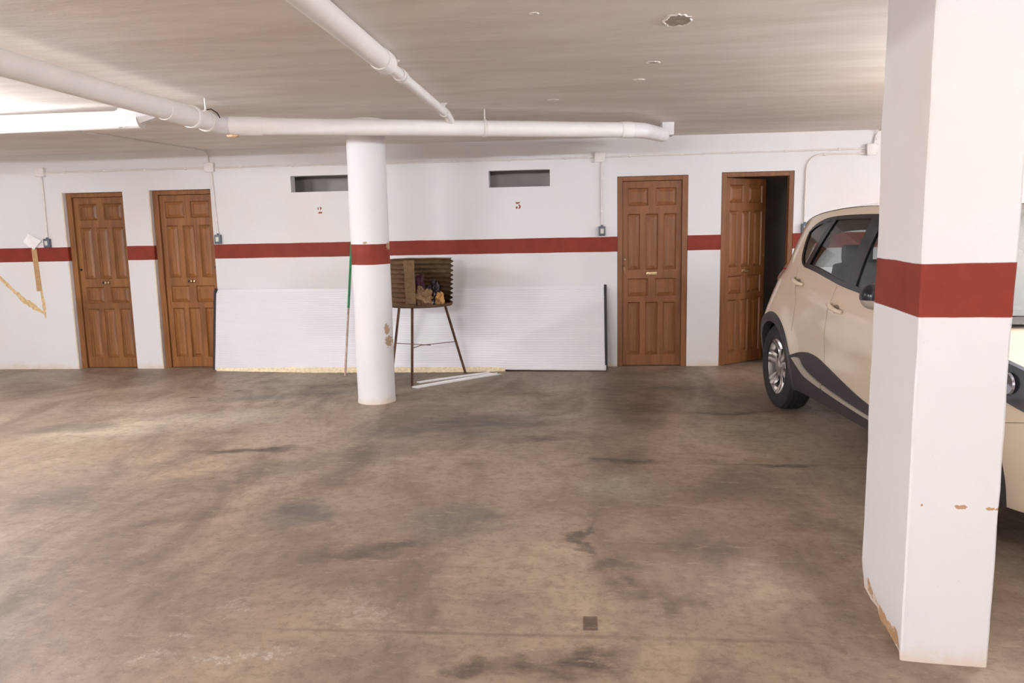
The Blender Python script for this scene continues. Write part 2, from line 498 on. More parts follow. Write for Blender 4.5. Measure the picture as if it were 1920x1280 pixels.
# broken paint patches on the ceiling (an oval bare spot and small chips)
M_BARE = plain('bare ceiling plaster', (172, 158, 146), 0.85, var=0.14, scale=30.0, bump=0.4)
M_RAGGED = plain('torn white paint rim', (236, 230, 224), 0.7, var=0.05, scale=40.0)
def ceiling_patch(cx, cy, rx, ry, seed):
    rnd = random.Random(seed)
    n = 30
    ring = []
    for j in range(n):
        a = 2 * PI * j / n
        k = 1 + rnd.uniform(-0.14, 0.14)
        ring.append((cx + rx * k * math.cos(a), cy + ry * k * math.sin(a)))
    m = MB()
    m.add([(x, y, H - 0.0025) for x, y in ring] + [(x, y, H + 0.001) for x, y in ring],
          [tuple(range(n))] + [(i, (i + 1) % n, (i + 1) % n + n, i + n) for i in range(n)])
    p = m.build('bare_patch', M_BARE, ceiling)
    r = MB()
    rows = [[], [], []]
    for j in range(n + 1):
        a = 2 * PI * (j % n) / n
        x, y = ring[j % n]
        w = 0.004 + 0.012 * max(0.0, math.sin(a * 1.0 + 3.9)) + 0.004 * rnd.random()
        dx, dy = math.cos(a), math.sin(a)
        rows[0].append((x - dx * 0.004, y - dy * 0.004, H - 0.0026))
        rows[1].append((x + dx * w * 0.4, y + dy * w * 0.4, H - 0.0045))
        rows[2].append((x + dx * w, y + dy * w, H + 0.0005))
    r.grid(rows)
    r.build('torn_paint_rim', M_RAGGED, p)
ceiling_patch(0.485, 3.85, 0.062, 0.095, 5)
ceiling_patch(0.46, 4.75, 0.035, 0.022, 8)
ceiling_patch(-0.18, 3.63, 0.014, 0.010, 9)
ceiling_patch(-0.16, 5.9, 0.03, 0.012, 11)
ceiling_patch(0.42, 5.25, 0.03, 0.012, 12)

# ------------------------------------------------------------------ doors
def wood_material(name, base, dark, light, seed, axis='z'):
    t = NT(name)
    sc = (9.0, 9.0, 0.55) if axis == 'z' else (0.55, 9.0, 9.0)
    v = t.mapped(sc, (seed * 3.1, seed * 1.7, seed * 0.9))
    n1 = t.noise(1.6, 6.0, 0.6, vec=v, dist=1.0)
    n2 = t.noise(9.0, 5.0, 0.7, vec=t.mapped((6.0, 6.0, 0.25) if axis == 'z' else (0.25, 6.0, 6.0), (seed, 0, 0)))
    blot = t.noise(2.2, 3.0, 0.5, vec=t.mapped((1, 1, 1), (seed * 2.0, 0, seed)))
    col = t.mix(t.ramp(n1, 0.35, 0.65), s2l(base), s2l(light))
    col = t.mix(t.ramp(n2, 0.52, 0.72, 0, 0.7), col, s2l(dark))
    col = t.mix(t.ramp(blot, 0.5, 0.7, 0, 0.35), col, s2l(dark))
    t.set(col, 0.45, spec=0.4)
    t.bump(n2, 0.15, 0.003)
    return t.m

M_WOODS = [wood_material('varnished pine %d' % i, b, d, l, i + 1) for i, (b, d, l) in enumerate([
    ((120, 76, 38), (84, 50, 25), (144, 96, 50)),
    ((126, 78, 38), (88, 51, 24), (152, 99, 50)),
    ((124, 76, 42), (94, 56, 30), (140, 90, 50)),
    ((118, 72, 38), (84, 48, 26), (138, 88, 46)),
])]
M_BRASS = plain('tarnished brass', (206, 182, 140), 0.3, 1.0, var=0.15, scale=40)
M_DARKMETAL = plain('dark iron', (48, 40, 36), 0.5, 0.7, var=0.2, scale=30)
M_REVEAL = plain('ochre edge of the door reveal', (222, 204, 176), 0.75, var=0.1, scale=12)

PANEL_CACHE = {}
def door_panel(w, h, mat, parent, x, y, z):
    key = (round(w, 4), round(h, 4), mat.name)
    if key not in PANEL_CACHE:
        rings = [(0.0, 0.000), (0.010, 0.013), (0.014, 0.013), (0.040, 0.003)]
        v = []; f = []
        for ins, dy in rings:
            v += [(-w / 2 + ins, dy, -h / 2 + ins), (w / 2 - ins, dy, -h / 2 + ins), (w / 2 - ins, dy, h / 2 - ins), (-w / 2 + ins, dy, h / 2 - ins)]
        for r in range(len(rings) - 1):
            for j in range(4):
                f.append((r * 4 + j, r * 4 + (j + 1) % 4, (r + 1) * 4 + (j + 1) % 4, (r + 1) * 4 + j))
        k = (len(rings) - 1) * 4
        f.append((k, k + 1, k + 2, k + 3))
        PANEL_CACHE[key] = mesh_obj('panel', v, f, mat)
        ob = PANEL_CACHE[key]
    else:
        ob = PANEL_CACHE[key].copy()
        COL.objects.link(ob)
    ob.parent = parent
    ob.location = (x, y, z)
    return ob

def build_door(n, x0, x1, top, recess, mat, frame_w, open_angle=0.0, label='', knob_side=1, plate='pull', label_leaf=None):
    root = empty('door_%d' % n, (x0, D + recess, 0))
    tag(root, label, None, None, 'structure')
    W = x1 - x0
    fl, fr, ft = frame_w
    m = MB()
    m.box((0.002, -0.008, 0), (fl, 0.075, top - 0.003), bev=0.004)
    fj = m.build('jamb', mat, root)
    m = MB().box((W - fr, -0.008, 0), (W - 0.002, 0.075, top - 0.003), bev=0.004).build('jamb', mat, root)
    m = MB().box((fl, -0.008, top - ft), (W - fr, 0.075, top - 0.003), bev=0.004).build('lintel', mat, root)
    lw = W - fl - fr - 0.006
    lh = top - ft - 0.012
    # leaf with ten panels, hinge at its left edge
    cols2 = [(0.055, lw / 2 - 0.04), (lw / 2 + 0.04, lw - 0.055)]
    cw = (lw - 0.11 - 2 * 0.06) / 3
    cols3 = [(0.055 + i * (cw + 0.06), 0.055 + i * (cw + 0.06) + cw) for i in range(3)]
    k = lh / 1.97
    rows = [(cols2, 1.715 * k, 1.90 * k), (cols3, 1.04 * k, 1.63 * k), (cols2, 0.755 * k, 0.945 * k), (cols3, 0.115 * k, 0.69 * k)]
    hs = [(a, b, z0, z1) for cols, z0, z1 in rows for a, b in cols]
    mb = MB()
    holed_sheet(mb, (0, lw), (0, lh), hs, 0.0, 0.038)
    mb.box((0.03, 0.022, 0.03), (lw - 0.03, 0.030, lh - 0.03))
    leaf = mb.build('leaf', mat, root)
    leaf.location = (fl + 0.003, 0.022, 0.008)
    leaf.rotation_euler = (0, 0, open_angle)
    for (a, b, z0, z1) in hs:
        door_panel(b - a - 0.002, z1 - z0 - 0.002, mat, leaf, (a + b) / 2, 0.001, (z0 + z1) / 2)
    # letter-plate shaped pull in the middle rail
    zc = 0.995 * k
    if plate:
        p = MB().box((lw / 2 - 0.055, -0.006, zc - 0.016), (lw / 2 + 0.055, 0.0, zc + 0.016), bev=0.002)
        p.tube([(lw / 2 - 0.04, -0.004, zc), (lw / 2 - 0.036, -0.024, zc - 0.004), (lw / 2, -0.03, zc - 0.006), (lw / 2 + 0.036, -0.024, zc - 0.004), (lw / 2 + 0.04, -0.004, zc)], 0.0065, 8)
        p.build('handle', M_BRASS, leaf, smooth=True)
    else:
        p = MB().box((lw / 2 - 0.05, -0.004, zc - 0.012), (lw / 2 + 0.035, 0.0, zc + 0.012), bev=0.002)
        p.build('handle_plate', M_DARKMETAL, leaf)
        for dx in (0.0, 0.035):
            s = MB().lathe([(0.002, -0.001), (0.009, 0.004), (0.013, 0.016), (0.011, 0.024), (0.003, 0.027)], 14, 'y')
            ob = s.build('knob', M_BRASS, leaf, smooth=True)
            ob.location = (lw / 2 + dx - 0.003, -0.004, zc)
            ob.rotation_euler = (0, 0, PI)
    kx = 0.02 if knob_side < 0 else lw - 0.02
    q = MB().lathe([(0.013, 0.0), (0.013, 0.006), (0.006, 0.010), (0.006, 0.018), (0.002, 0.02)], 14, 'y')
    ob = q.build('lock', M_DARKMETAL if plate != 'pull' else M_BRASS, leaf, smooth=True)
    ob.location = (kx, 0.0, 1.15 * k); ob.rotation_euler = (0, 0, PI)
    if plate == 'pull' and open_angle == 0:
        hk = MB().tube([(kx - 0.004, -0.002, 1.09), (kx - 0.004, -0.02, 1.08), (kx, -0.022, 1.04), (kx + 0.006, -0.012, 1.01)], 0.004, 8)
        hk.build('latch_hook', M_BRASS, leaf, smooth=True)
    return root

build_door(1, DOORS[0][0], DOORS[0][1], DOORS[0][2], 0.055, M_WOODS[0], (0.065, 0.012, 0.05), 0.0, 'brown panelled wooden door nearest the left end of the wall', -1, None)
build_door(2, DOORS[1][0], DOORS[1][1], DOORS[1][2], 0.055, M_WOODS[1], (0.065, 0.012, 0.05), 0.0, 'brown panelled wooden door beside the leaning white panel', 1, None)
build_door(3, DOORS[2][0], DOORS[2][1], DOORS[2][2], 0.012, M_WOODS[2], (0.055, 0.06, 0.05), 0.0, 'closed brown panelled door with wide frame right of the white panel', -1, 'pull')
build_door(4, DOORS[3][0], DOORS[3][1], DOORS[3][2], 0.012, M_WOODS[3], (0.055, 0.05, 0.05), math.radians(38), 'half-open brown panelled door behind the car', 1, 'pull')
# ochre plaster edges left of the two recessed doors (bare reveal)
for x, top in ((-5.80, 2.02), (-4.77, 2.025)):
    for z0, z1 in ((0.0, 1.245), (1.42, top + 0.008)):
        m = MB().box((x - 0.014, D - 0.003, z0), (x - 0.0005, D + 0.004, z1), bev=0.001)
        m.build('reveal_edge', M_REVEAL, wall_back)

# stencilled numbers painted on the wall
M_RED = plain('red stencil paint', (150, 62, 48), 0.6, var=0.2, scale=90)
def painted_number(polys, x, z, h, label):
    m = MB()
    for p in polys:
        m.poly_prism([(x + a * h, z + b * h) for a, b in p], D - 0.002, D + 0.001)
    ob = m.build('painted_number', M_RED, wall_back)
    ob['label'] = label
def arc(cx, cz, rx, rz, a0, a1, n=8):
    return [(cx + rx * math.cos(math.radians(a0 + (a1 - a0) * i / n)), cz + rz * math.sin(math.radians(a0 + (a1 - a0) * i / n))) for i in range(n + 1)]
two = [arc(-0.06, 0.24, 0.24, 0.25, 110, 235) + arc(-0.04, 0.23, 0.12, 0.14, 235, 120),
       arc(0.06, 0.26, 0.27, 0.24, 95, -75) + arc(0.02, 0.26, 0.10, 0.18, -60, 85),
       [(-0.30, -0.5), (0.36, -0.5), (0.38, -0.18), (0.28, -0.30), (0.05, -0.26), (0.12, -0.16), (-0.05, -0.24)]]
five = [[(-0.28, 0.5), (-0.05, 0.45), (0.10, 0.46), (0.32, 0.52), (0.22, 0.30), (0.02, 0.24), (-0.18, 0.24), (-0.28, 0.22)],
        arc(0.02, -0.15, 0.36, 0.33, 80, -80) + arc(-0.02, -0.15, 0.17, 0.26, -75, 70),
        arc(-0.18, -0.27, 0.13, 0.18, 0, 360, 14)[:-1]]
painted_number(two, -2.825, 1.765, 0.072, 'red stencilled digit 2')
painted_number(five, -0.628, 1.765, 0.078, 'red stencilled digit 5')

# ------------------------------------------------------------------ columns
M_RCOL = wall_material('white column plaster with red band', 1.225, 1.40, chip_col=(176, 148, 120), chips=[(-1.662, None, 0.665, 0.020, None, 0.05), (-1.655, None, 0.55, 0.020, None, 0.05), (-1.80, None, 1.412, 0.022, None, 0.010), (-1.637, None, 1.38, 0.008, None, 0.03)])
m = MB()
prof = []
zs = [0.0, 0.01, 0.05, 0.15, 0.4, 0.8, 1.1, 1.225, 1.3, 1.4, 1.7, 2.0, 2.2, 2.34, 2.345, H + 0.02]
nn = 56
rows = []
for z in zs:
    row = []
    for j in range(nn + 1):
        a = 2 * PI * (j % nn) / nn
        r = 0.166 + (0.004 if z <= 0.02 else 0.0)
        r += 0.004 * noise.noise(Vector((math.cos(a) * 1.3, math.sin(a) * 1.3, z * 2.2)))
        row.append((-1.80 + r * math.cos(a), 6.60 + r * math.sin(a), z))
    rows.append(row)
m.grid(rows)
ob = m.build('round_column', M_RCOL, smooth=True)
tag(ob, 'round white column with a red band standing mid-floor under the drain pipe', 'column')

M_SCOL = wall_material('white square column plaster with red band', 1.172, 1.343,
                       chip_col=(186, 148, 112),
                       chips=[(1.235, 2.5, 0.553, 0.020, 0.03, 0.008), (1.335, 2.49, 0.550, 0.022, 0.03, 0.007), (1.125, 2.5, 0.553, 0.006, 0.03, 0.006),
                              (1.12, 2.74, 0.015, 0.05, 0.16, 0.030), (1.14, 2.97, 0.04, 0.05, 0.05, 0.035), (1.1, 2.60, 0.035, 0.05, 0.05, 0.035)])
ca, sa = math.cos(math.radians(7)), math.sin(math.radians(7))
def sc_pt(a, b, z):   # a across the front face, b into the depth
    return Vector((1.085 + a * ca + b * sa, 2.517 - a * sa + b * ca, z))
wF, dF = 0.27, 0.56
per = []
def edge(a0, b0, a1, b1, n):
    for i in range(n):
        t = i / n
        per.append((a0 + (a1 - a0) * t, b0 + (b1 - b0) * t))
rb = 0.006
edge(rb, 0, wF - rb, 0, 7); edge(wF - rb, 0, wF, rb, 1); edge(wF, rb, wF, dF - rb, 10); edge(wF, dF - rb, wF - rb, dF, 1)
edge(wF - rb, dF, rb, dF, 7); edge(rb, dF, 0, dF - rb, 1); edge(0, dF - rb, 0, rb, 10); edge(0, rb, rb, 0, 1)
rows = []
nz = 60
for k in range(nz + 1):
    z = (H + 0.01) * k / nz
    row = []
    for (a, b) in per + [per[0]]:
        nx = noise.noise(Vector((a * 6 + 3, b * 6, z * 3.0))) * 0.0035 + noise.noise(Vector((a * 15, b * 15 + 9, z * 9.0))) * 0.0018
        ac, bc = a - wF / 2, b - dF / 2
        s = 1 + nx / 0.14
        wear = 0.0
        if a < 0.02 and b > 0.04: wear = 0.022 * max(0.0, 1 - z / 0.10) * (0.6 + 0.8 * noise.noise(Vector((b * 9, z * 8, 2.0))))
        row.append(sc_pt(wF / 2 + ac * s + wear, dF / 2 + bc * (1 + nx / 0.28), z))
    rows.append(row)
m = MB(); m.grid(rows)
ob = m.build('square_column', M_SCOL, smooth=True, sharp=28)
tag(ob, 'large square white column with a red band in the right foreground', 'column')

# ------------------------------------------------------------------ tube lamps (outside the view, they light the garage; four are added fill)
M_TUBE = {}
M_HOUSING = plain('white lamp housing', (236, 236, 232), 0.4, var=0.03)
M_ENDCAP = plain('grey lamp end cap', (150, 150, 150), 0.4, 0.5)
for (x, y, an, st, drop, lab) in LAMPS:
    root = empty('tube_lamp', (x, y, H), an)
    tag(root, lab, 'lamp')
    zt = -drop
    MB().box((-0.62, -0.022, zt + 0.028), (0.62, 0.022, zt + 0.075), bev=0.006).build('housing', M_HOUSING, root)
    for sx in (-0.4, 0.4):
        MB().tube([(sx, 0, zt + 0.07), (sx, 0, 0.001)], 0.006, 8).build('hanging_rod', M_HOUSING, root)
    tm = bpy.data.materials.new('glowing tube')
    tm.use_nodes = True
    tm.node_tree.nodes.clear()
    em = tm.node_tree.nodes.new('ShaderNodeEmission')
    em.inputs[0].default_value = rgba(TUBE_COLOR)
    em.inputs[1].default_value = st
    ou = tm.node_tree.nodes.new('ShaderNodeOutputMaterial')
    tm.node_tree.links.new(em.outputs[0], ou.inputs[0])
    MB().tube([(-0.58, 0, zt), (0.58, 0, zt)], 0.014, 10).build('tube', tm, root, smooth=True)
    for sx in (-1, 1):
        MB().box((sx * 0.6 - 0.02, -0.018, zt - 0.02), (sx * 0.6 + 0.02, 0.018, zt + 0.03), bev=0.003).build('lamp_holder', M_ENDCAP, root)

# ------------------------------------------------------------------ drain pipes
M_PVC = plain('white painted drain pipe', (238, 234, 229), 0.42, var=0.03, scale=5)
M_PVC_GREY = plain('grey-white bare pipe fitting', (228, 223, 222), 0.38, var=0.04, scale=6)
M_HOOK = plain('white painted hanger', (228, 222, 214), 0.5, var=0.06)
M_STAIN = plain('rust stained plaster drip', (214, 182, 146), 0.8, var=0.15, scale=60, bump=0.5)

def bend(p0, p1, p2, r, n=8):
    """points of a rounded corner at p1"""
    p0, p1, p2 = Vector(p0), Vector(p1), Vector(p2)
    a = p1 + (p0 - p1).normalized() * r
    b = p1 + (p2 - p1).normalized() * r
    return [(a * (1 - t) ** 2 + p1 * 2 * t * (1 - t) + b * t * t) for t in [i / n for i in range(n + 1)]]

def collar(parent, at, direction, r, w, name='collar', mat=None):
    d = Vector(direction).normalized(); at = Vector(at)
    MB().tube([at - d * w / 2, at - d * w * 0.42, at + d * w * 0.42, at + d * w / 2], [r * 0.97, r, r, r * 0.97], 24).build(name, mat or M_PVC, parent, smooth=True)

def hanger(parent, p, r, d, top=H):
    """threaded rod from the ceiling and a clamp round the pipe"""
    p = Vector(p); d = Vector(d).normalized()
    MB().tube([(p.x, p.y, top + 0.002), (p.x, p.y, p.z + r)], 0.006, 8).tube([(p.x, p.y, p.z + r + 0.012), (p.x, p.y, p.z + r - 0.002)], [0.006, 0.014], 8).build('hanger_rod', M_HOOK, parent, smooth=True)
    collar(parent, p, d, r + 0.006, 0.028, 'clamp', M_HOOK)

R1 = 0.0625
A1 = Vector((-2.74, -3.55, 2.265)); B1 = Vector((-2.60, 5.60, 2.295)); E2 = Vector((0.42, 6.62, 2.305))
root = empty('drain_pipe', (A1.x, A1.y, 0)); o1 = Vector((A1.x, A1.y, 0))
tag(root, 'thick white drain pipe running from the left foreground to the corner joint', 'pipe')
d1 = (B1 - A1).normalized(); d2 = (E2 - B1).normalized()
MB().tube([A1 - o1, B1 - d1 * 0.26 - o1], R1, 28).build('pipe', M_PVC, root, smooth=True)
MB().tube([B1 - d1 * 0.27 - o1, B1 - d1 * 0.05 - o1] + [q - o1 for q in bend(B1 - d1 * 0.2, B1, B1 + d2 * 0.2, 0.07)], R1 * 1.04, 28).build('elbow', M_PVC_GREY, root, smooth=True)
collar(root, B1 - d1 * 0.62 - o1, d1, R1 + 0.007, 0.34, 'sleeve')
collar(root, B1 - d1 * 0.44 - o1, d1, R1 + 0.014, 0.05)
hp = B1 - d1 * 0.24
hanger(root, hp - o1, R1 + 0.006, d1)
MB().tube([hp + Vector((0.0, 0.0, 0.075)) - o1, hp + Vector((0.03, 0.02, 0.085)) - o1, hp + Vector((0.06, 0.05, 0.062)) - o1, hp + Vector((0.07, 0.07, 0.03)) - o1], 0.004, 6).build('tie_wire', M_DARKMETAL, root, smooth=True)

root = empty('drain_pipe', (B1.x, B1.y, 0)); o2 = Vector((B1.x, B1.y, 0))
tag(root, 'white horizontal drain pipe crossing in front of the round column', 'pipe')
MB().tube([B1 + d2 * 0.05 - o2, B1 + d2 * 0.28 - o2], R1 + 0.008, 28).build('socket', M_PVC, root, smooth=True)
MB().tube([B1 + d2 * 0.08 - o2, E2 - o2], R1, 28).build('pipe', M_PVC, root, smooth=True)
E3 = Vector((0.80, 7.36, 2.345))
MB().tube([E2 - d2 * 0.02 - o2] + [q - o2 for q in bend(E2, E2 + d2 * 0.14, E3, 0.13)] + [E3 - o2], R1 * 1.03, 28).build('elbow', M_PVC_GREY, root, smooth=True)
collar(root, E2 - o2, d2, R1 + 0.006, 0.10, 'collar')
hp = B1 + d2 * 1.98
hanger(root, hp - o2, R1, d2)
# drip stain lump under the joint
m = MB()
rnd = random.Random(3)
c = B1 + d2 * 0.06 + Vector((0.01, 0, -R1 - 0.004))
rows = []
for i in range(6):
    ph = PI * 0.5 * i / 5
    rows.append([c + Vector((0.045 * math.cos(ph) * math.cos(a) * rnd.uniform(.85, 1.15), 0.03 * math.cos(ph) * math.sin(a), -0.022 * math.sin(ph) * rnd.uniform(.8, 1.1))) - o2 for a in [2 * PI * j / 12 for j in range(13)]])
m.grid(rows)
m.build('plaster_lump', M_STAIN, root, smooth=True)
# plaster block where the pipe leaves
MB().box((0.79, 7.30, 2.335), (0.90, 7.46, H + 0.005), bev=0.010).build('plaster_block', M_WALL_PLAIN, root, smooth=True, loc=(-o2.x, -o2.y, 0))

# narrow branch pipe from the top of the view
root = empty('drain_pipe', (-1.06, 0.0, 0)); o3 = Vector((-1.06, 0, 0))
tag(root, 'white branch pipe stepping down to a thin end at the ceiling centre', 'pipe')
P0 = Vector((-1.18, -3.5, 2.38)); P1 = Vector((-1.02, 4.22, 2.388)); P2 = Vector((-0.99, 6.02, 2.385)); P3 = Vector((-0.965, 6.22, 2.30))
d3 = (P1 - P0).normalized(); d4 = (P2 - P1).normalized()
MB().tube([P0 - o3, P1 - o3], 0.055, 28).build('pipe', M_PVC, root, smooth=True)
collar(root, P1 - d3 * 0.06 - o3, d3, 0.061, 0.14)
MB().tube([P1 - o3, P1 + d4 * 0.03 - o3, P1 + d4 * 0.10 - o3], [0.056, 0.044, 0.036], 24).build('reducer', M_PVC, root, smooth=True)
MB().tube([P1 + d4 * 0.08 - o3, P2 - o3] + [q - o3 for q in bend(P1, P2, P3, 0.06)] + [P3 - o3], 0.031, 24).build('thin_pipe', M_PVC, root, smooth=True)
for q in (0.30, 0.36):
    collar(root, P1 + d4 * q - o3, d4, 0.039, 0.045)
collar(root, P2 - d4 * 0.12 - o3, d4, 0.037, 0.04)
for p in (P1 + d4 * 0.22, P2 - d4 * 0.12):
    MB().tube([(p.x - o3.x, p.y, H + 0.002), (p.x - o3.x, p.y, p.z + 0.02)], 0.009, 8).tube([(p.x - o3.x, p.y, H + 0.001), (p.x - o3.x, p.y, H - 0.012)], [0.03, 0.014], 10).build('hanger_rod', M_HOOK, root, smooth=True)

# pipe at the far left by the lamp
root = empty('drain_pipe', (-5.2, 5.5, 0))
tag(root, 'brightly lit white pipe at the left end running into ragged plaster', 'pipe')
MB().tube([(-2.45, 0.18, 2.355), (2.02, 0.03, 2.350)], 0.066, 28).build('pipe', M_PVC, root, smooth=True)
m = MB()
rows = []
for i in range(7):
    t = i / 6
    rows.append([(1.86 + 0.30 * t + 0.03 * noise.noise(Vector((a * 2, t * 4, 1))), 0.03 + (0.078 * (1 - 0.75 * t * t)) * math.cos(a) * (1 + 0.25 * noise.noise(Vector((a * 3, t * 6, 5)))), 2.357 + 0.03 * t + (0.074 * (1 - 0.8 * t * t)) * math.sin(a) * (1 + 0.25 * noise.noise(Vector((a * 3, t * 6, 2))))) for a in [2 * PI * j / 24 for j in range(25)]])
m.grid(rows)
m.build('ragged_plaster', M_WALL_PLAIN, root, smooth=True)

# ------------------------------------------------------------------ electrical: junction boxes, conduits, switches
M_COND = plain('white painted conduit', (222, 214, 206), 0.5, var=0.05)
M_JB = plain('white painted junction box', (230, 224, 218), 0.5, var=0.04)
M_SWG = plain('blue-grey switch housing', (92, 100, 108), 0.45, var=0.06)
M_SWW = plain('ivory switch rocker', (206, 204, 190), 0.35, var=0.03)

def junction_box(x, z, s, label, big=False):
    root = empty('junction_box', (x, D, z))
    tag(root, label, 'junction box')
    MB().box((-s, -0.04, -s), (s, 0.0, s), bev=0.006).build('body', M_JB, root, smooth=True)
    MB().box((-s * 1.04, -0.048, -s * 1.04), (s * 1.04, -0.038, s * 1.04), bev=0.004).build('lid', M_JB, root, smooth=True)
    for sx, sz in ((-1, -1), (1, -1), (1, 1), (-1, 1)):
        ob = MB().lathe([(0.005, 0), (0.005, 0.004), (0.002, 0.005)], 8, 'y').build('screw', M_HOOK, root)
        ob.location = (sx * s * 0.8, -0.048, sz * s * 0.8); ob.rotation_euler = (0, 0, PI)
    return root
junction_box(-6.02, 2.255, 0.05, 'white junction box above the leftmost light switch')
junction_box(-4.04, 2.258, 0.05, 'white junction box above the second door from the left')
junction_box(0.25, 2.25, 0.052, 'white junction box between the number 5 slot and the closed door')
junction_box(3.03, 2.25, 0.055, 'white junction box above the car beside the square column')

def conduit(pts, label, clips=(), r=0.009):
    p0 = Vector(pts[0])
    root = empty('conduit', (p0.x, p0.y, 0)); o = Vector((p0.x, p0.y, 0))
    tag(root, label, 'conduit')
    MB().tube([Vector(p) - o for p in pts], r, 10).build('tube', M_COND, root, smooth=True)
    for (c, d) in clips:
        c = Vector(c) - o; d = Vector(d).normalized()
        collar(root, c, d, r + 0.005, 0.022, 'clip', M_HOOK)
    return root
yc = D - 0.012
def line(x0, z0, x1, z1, n):
    return [((x0 + (x1 - x0) * t, yc, z0 + (z1 - z0) * t), (x1 - x0, 0, z1 - z0)) for t in [(i + 0.5) / n for i in range(n)]]
conduit([(-5.97, yc, 2.25), (-4.09, yc, 2.253)], 'thin white conduit between the two left junction boxes', line(-5.97, 2.25, -4.09, 2.253, 4))
conduit([(-3.99, yc, 2.25), (-3.4, yc, 2.256), (-1.9, yc, 2.248), (0.19, yc, 2.252)], 'long thin white conduit above both ventilation slots', line(-3.99, 2.25, 0.19, 2.25, 7))
conduit([(0.305, yc, 2.252), (2.97, yc, 2.262)], 'thin white conduit above the two right doors', line(0.305, 2.252, 2.97, 2.262, 5))
conduit([(-6.02, yc, 2.205), (-6.025, yc, 1.505)], 'thin upright conduit down to the leftmost switch', line(-6.02, 2.2, -6.02, 1.51, 2))
conduit([(-4.03, yc, 2.208), (-4.0, yc, 1.505)], 'thin upright conduit down to the switch by the second door', line(-4.03, 2.2, -4.0, 1.51, 2))
conduit([(0.265, yc, 2.198), (0.27, yc, 1.515)], 'thin upright conduit down to the switch left of the closed door', line(0.266, 2.2, 0.27, 1.51, 2))
conduit([(2.97, yc, 2.215), (2.60, yc, 2.215)] + [tuple(q) for q in bend((2.6, yc, 2.215), (2.385, yc, 2.215), (2.378, yc, 1.9), 0.17, 10)] + [(2.378, yc, 1.505)],
        'thin conduit curving down to the switch behind the car', [((2.56, yc, 2.215), (1, 0, 0)), ((2.378, yc, 1.78), (0, 0, 1))])
conduit([(-4.05, yc, 2.31)] + [tuple(q) for q in bend((-4.05, yc, 2.31), (-4.06, D - 0.015, H - 0.012), (-4.12, 8.0, H - 0.012), 0.06, 8)] + [(-4.13, 8.0, H - 0.012), (-4.42, 6.5, H - 0.012), (-4.6, 5.4, H - 0.012)],
        'conduit crossing the ceiling diagonally from the left junction box', [((-4.10, 8.12, H - 0.012), (-.1, -1, 0)), ((-4.27, 7.3, H - 0.012), (-.2, -1, 0)), ((-4.41, 6.55, H - 0.012), (-.2, -1, 0))], 0.008)
conduit([(3.05, yc, 2.305), (3.06, yc, 2.38), (3.09, D - 0.03, H - 0.012), (3.5, 7.2, H - 0.012), (4.9, 6.2, H - 0.012)], 'conduit rising to the ceiling from the box above the car', [((3.07, yc, 2.36), (0.1, 0, 1))])

def light_switch(x, z, label):
    root = empty('light_switch', (x, D, z))
    tag(root, label, 'switch')
    MB().box((-0.036, -0.042, -0.05), (0.036, 0.0, 0.05), bev=0.006).build('housing', M_SWG, root, smooth=True)
    MB().box((-0.017, -0.050, -0.026), (0.017, -0.040, 0.026), bev=0.003).build('rocker', M_SWW, root, smooth=True)
    MB().tube([(0, -0.02, 0.048), (0, -0.016, 0.062)], 0.013, 10).build('gland', M_SWG, root, smooth=True)
light_switch(-6.025, 1.463, 'small grey light switch left of the leftmost door')
light_switch(-4.0, 1.468, 'small grey light switch right of the second door from the left')
light_switch(0.272, 1.475, 'small grey light switch left of the closed right-hand door')
light_switch(2.385, 1.462, 'small grey light switch behind the car roof')

# ------------------------------------------------------------------ paper, tape and glue on the left wall
M_PAPER = plain('white creased paper', (244, 240, 236), 0.7, var=0.04, scale=20)
M_TAPE = plain('brown packing tape', (184, 146, 100), 0.5, var=0.12, scale=25)
M_GLUE = plain('old yellow glue', (212, 182, 134), 0.7, var=0.2, scale=30)
def wall_strip(name, cl, widths, mat, th, seed=0, wob=0.0, n=14):
    """uneven flat strip stuck on the long wall following a centre line (x,z)"""
    pts = []
    for i in range(n + 1):
        t = i / n * (len(cl) - 1)
        k = min(int(t), len(cl) - 2); u = t - k
        p = Vector(cl[k]).lerp(Vector(cl[k + 1]), u)
        dv = (Vector(cl[k + 1]) - Vector(cl[k])).normalized()
        w = interp([(j / (len(widths) - 1), q) for j, q in enumerate(widths)], i / n)
        nv = Vector((-dv.y, dv.x))
        a = p + nv * w / 2 * (1 + wob * noise.noise(Vector((i * 1.7, seed, 0))))
        b = p - nv * w / 2 * (1 + wob * noise.noise(Vector((i * 1.7, seed, 9))))
        pts.append((a, b))
    poly = [q[0] for q in pts] + [q[1] for q in reversed(pts)]
    rows = [[(q[0].x, D - 0.0003, q[0].y) for q in pts], [(q[0].x, D - th, q[0].y) for q in pts], [(q[1].x, D - th, q[1].y) for q in pts], [(q[1].x, D - 0.0003, q[1].y) for q in pts]]
    m = MB(); m.grid(rows)
    return m.build(name, mat)
m = MB()
c4 = [Vector((-6.32, 1.48)), Vector((-6.2, 1.39)), Vector((-6.1, 1.49)), Vector((-6.25, 1.575))]
rows = []
for i in range(9):
    row = []
    for j in range(9):
        u, v = i / 8, j / 8
        p = (c4[0] * (1 - u) + c4[1] * u) * (1 - v) + (c4[3] * (1 - u) + c4[2] * u) * v
        e = max(abs(u - .5), abs(v - .5)) * 2
        row.append((p.x, D - 0.006 - 0.014 * (0.5 + 0.5 * noise.noise(Vector((u * 3, v * 3, 4)))) - 0.018 * max(0, e - 0.6) * (1 if (i + j) % 3 else 0.4), p.y))
    rows.append(row)
m.grid(rows)
back = [[(p[0], p[1] + 0.002, p[2]) for p in r] for r in rows]
m.grid(back)
tag(m.build('paper_sheet', M_PAPER, smooth=True), 'crumpled white paper stuck to the wall left of the doors', 'paper')
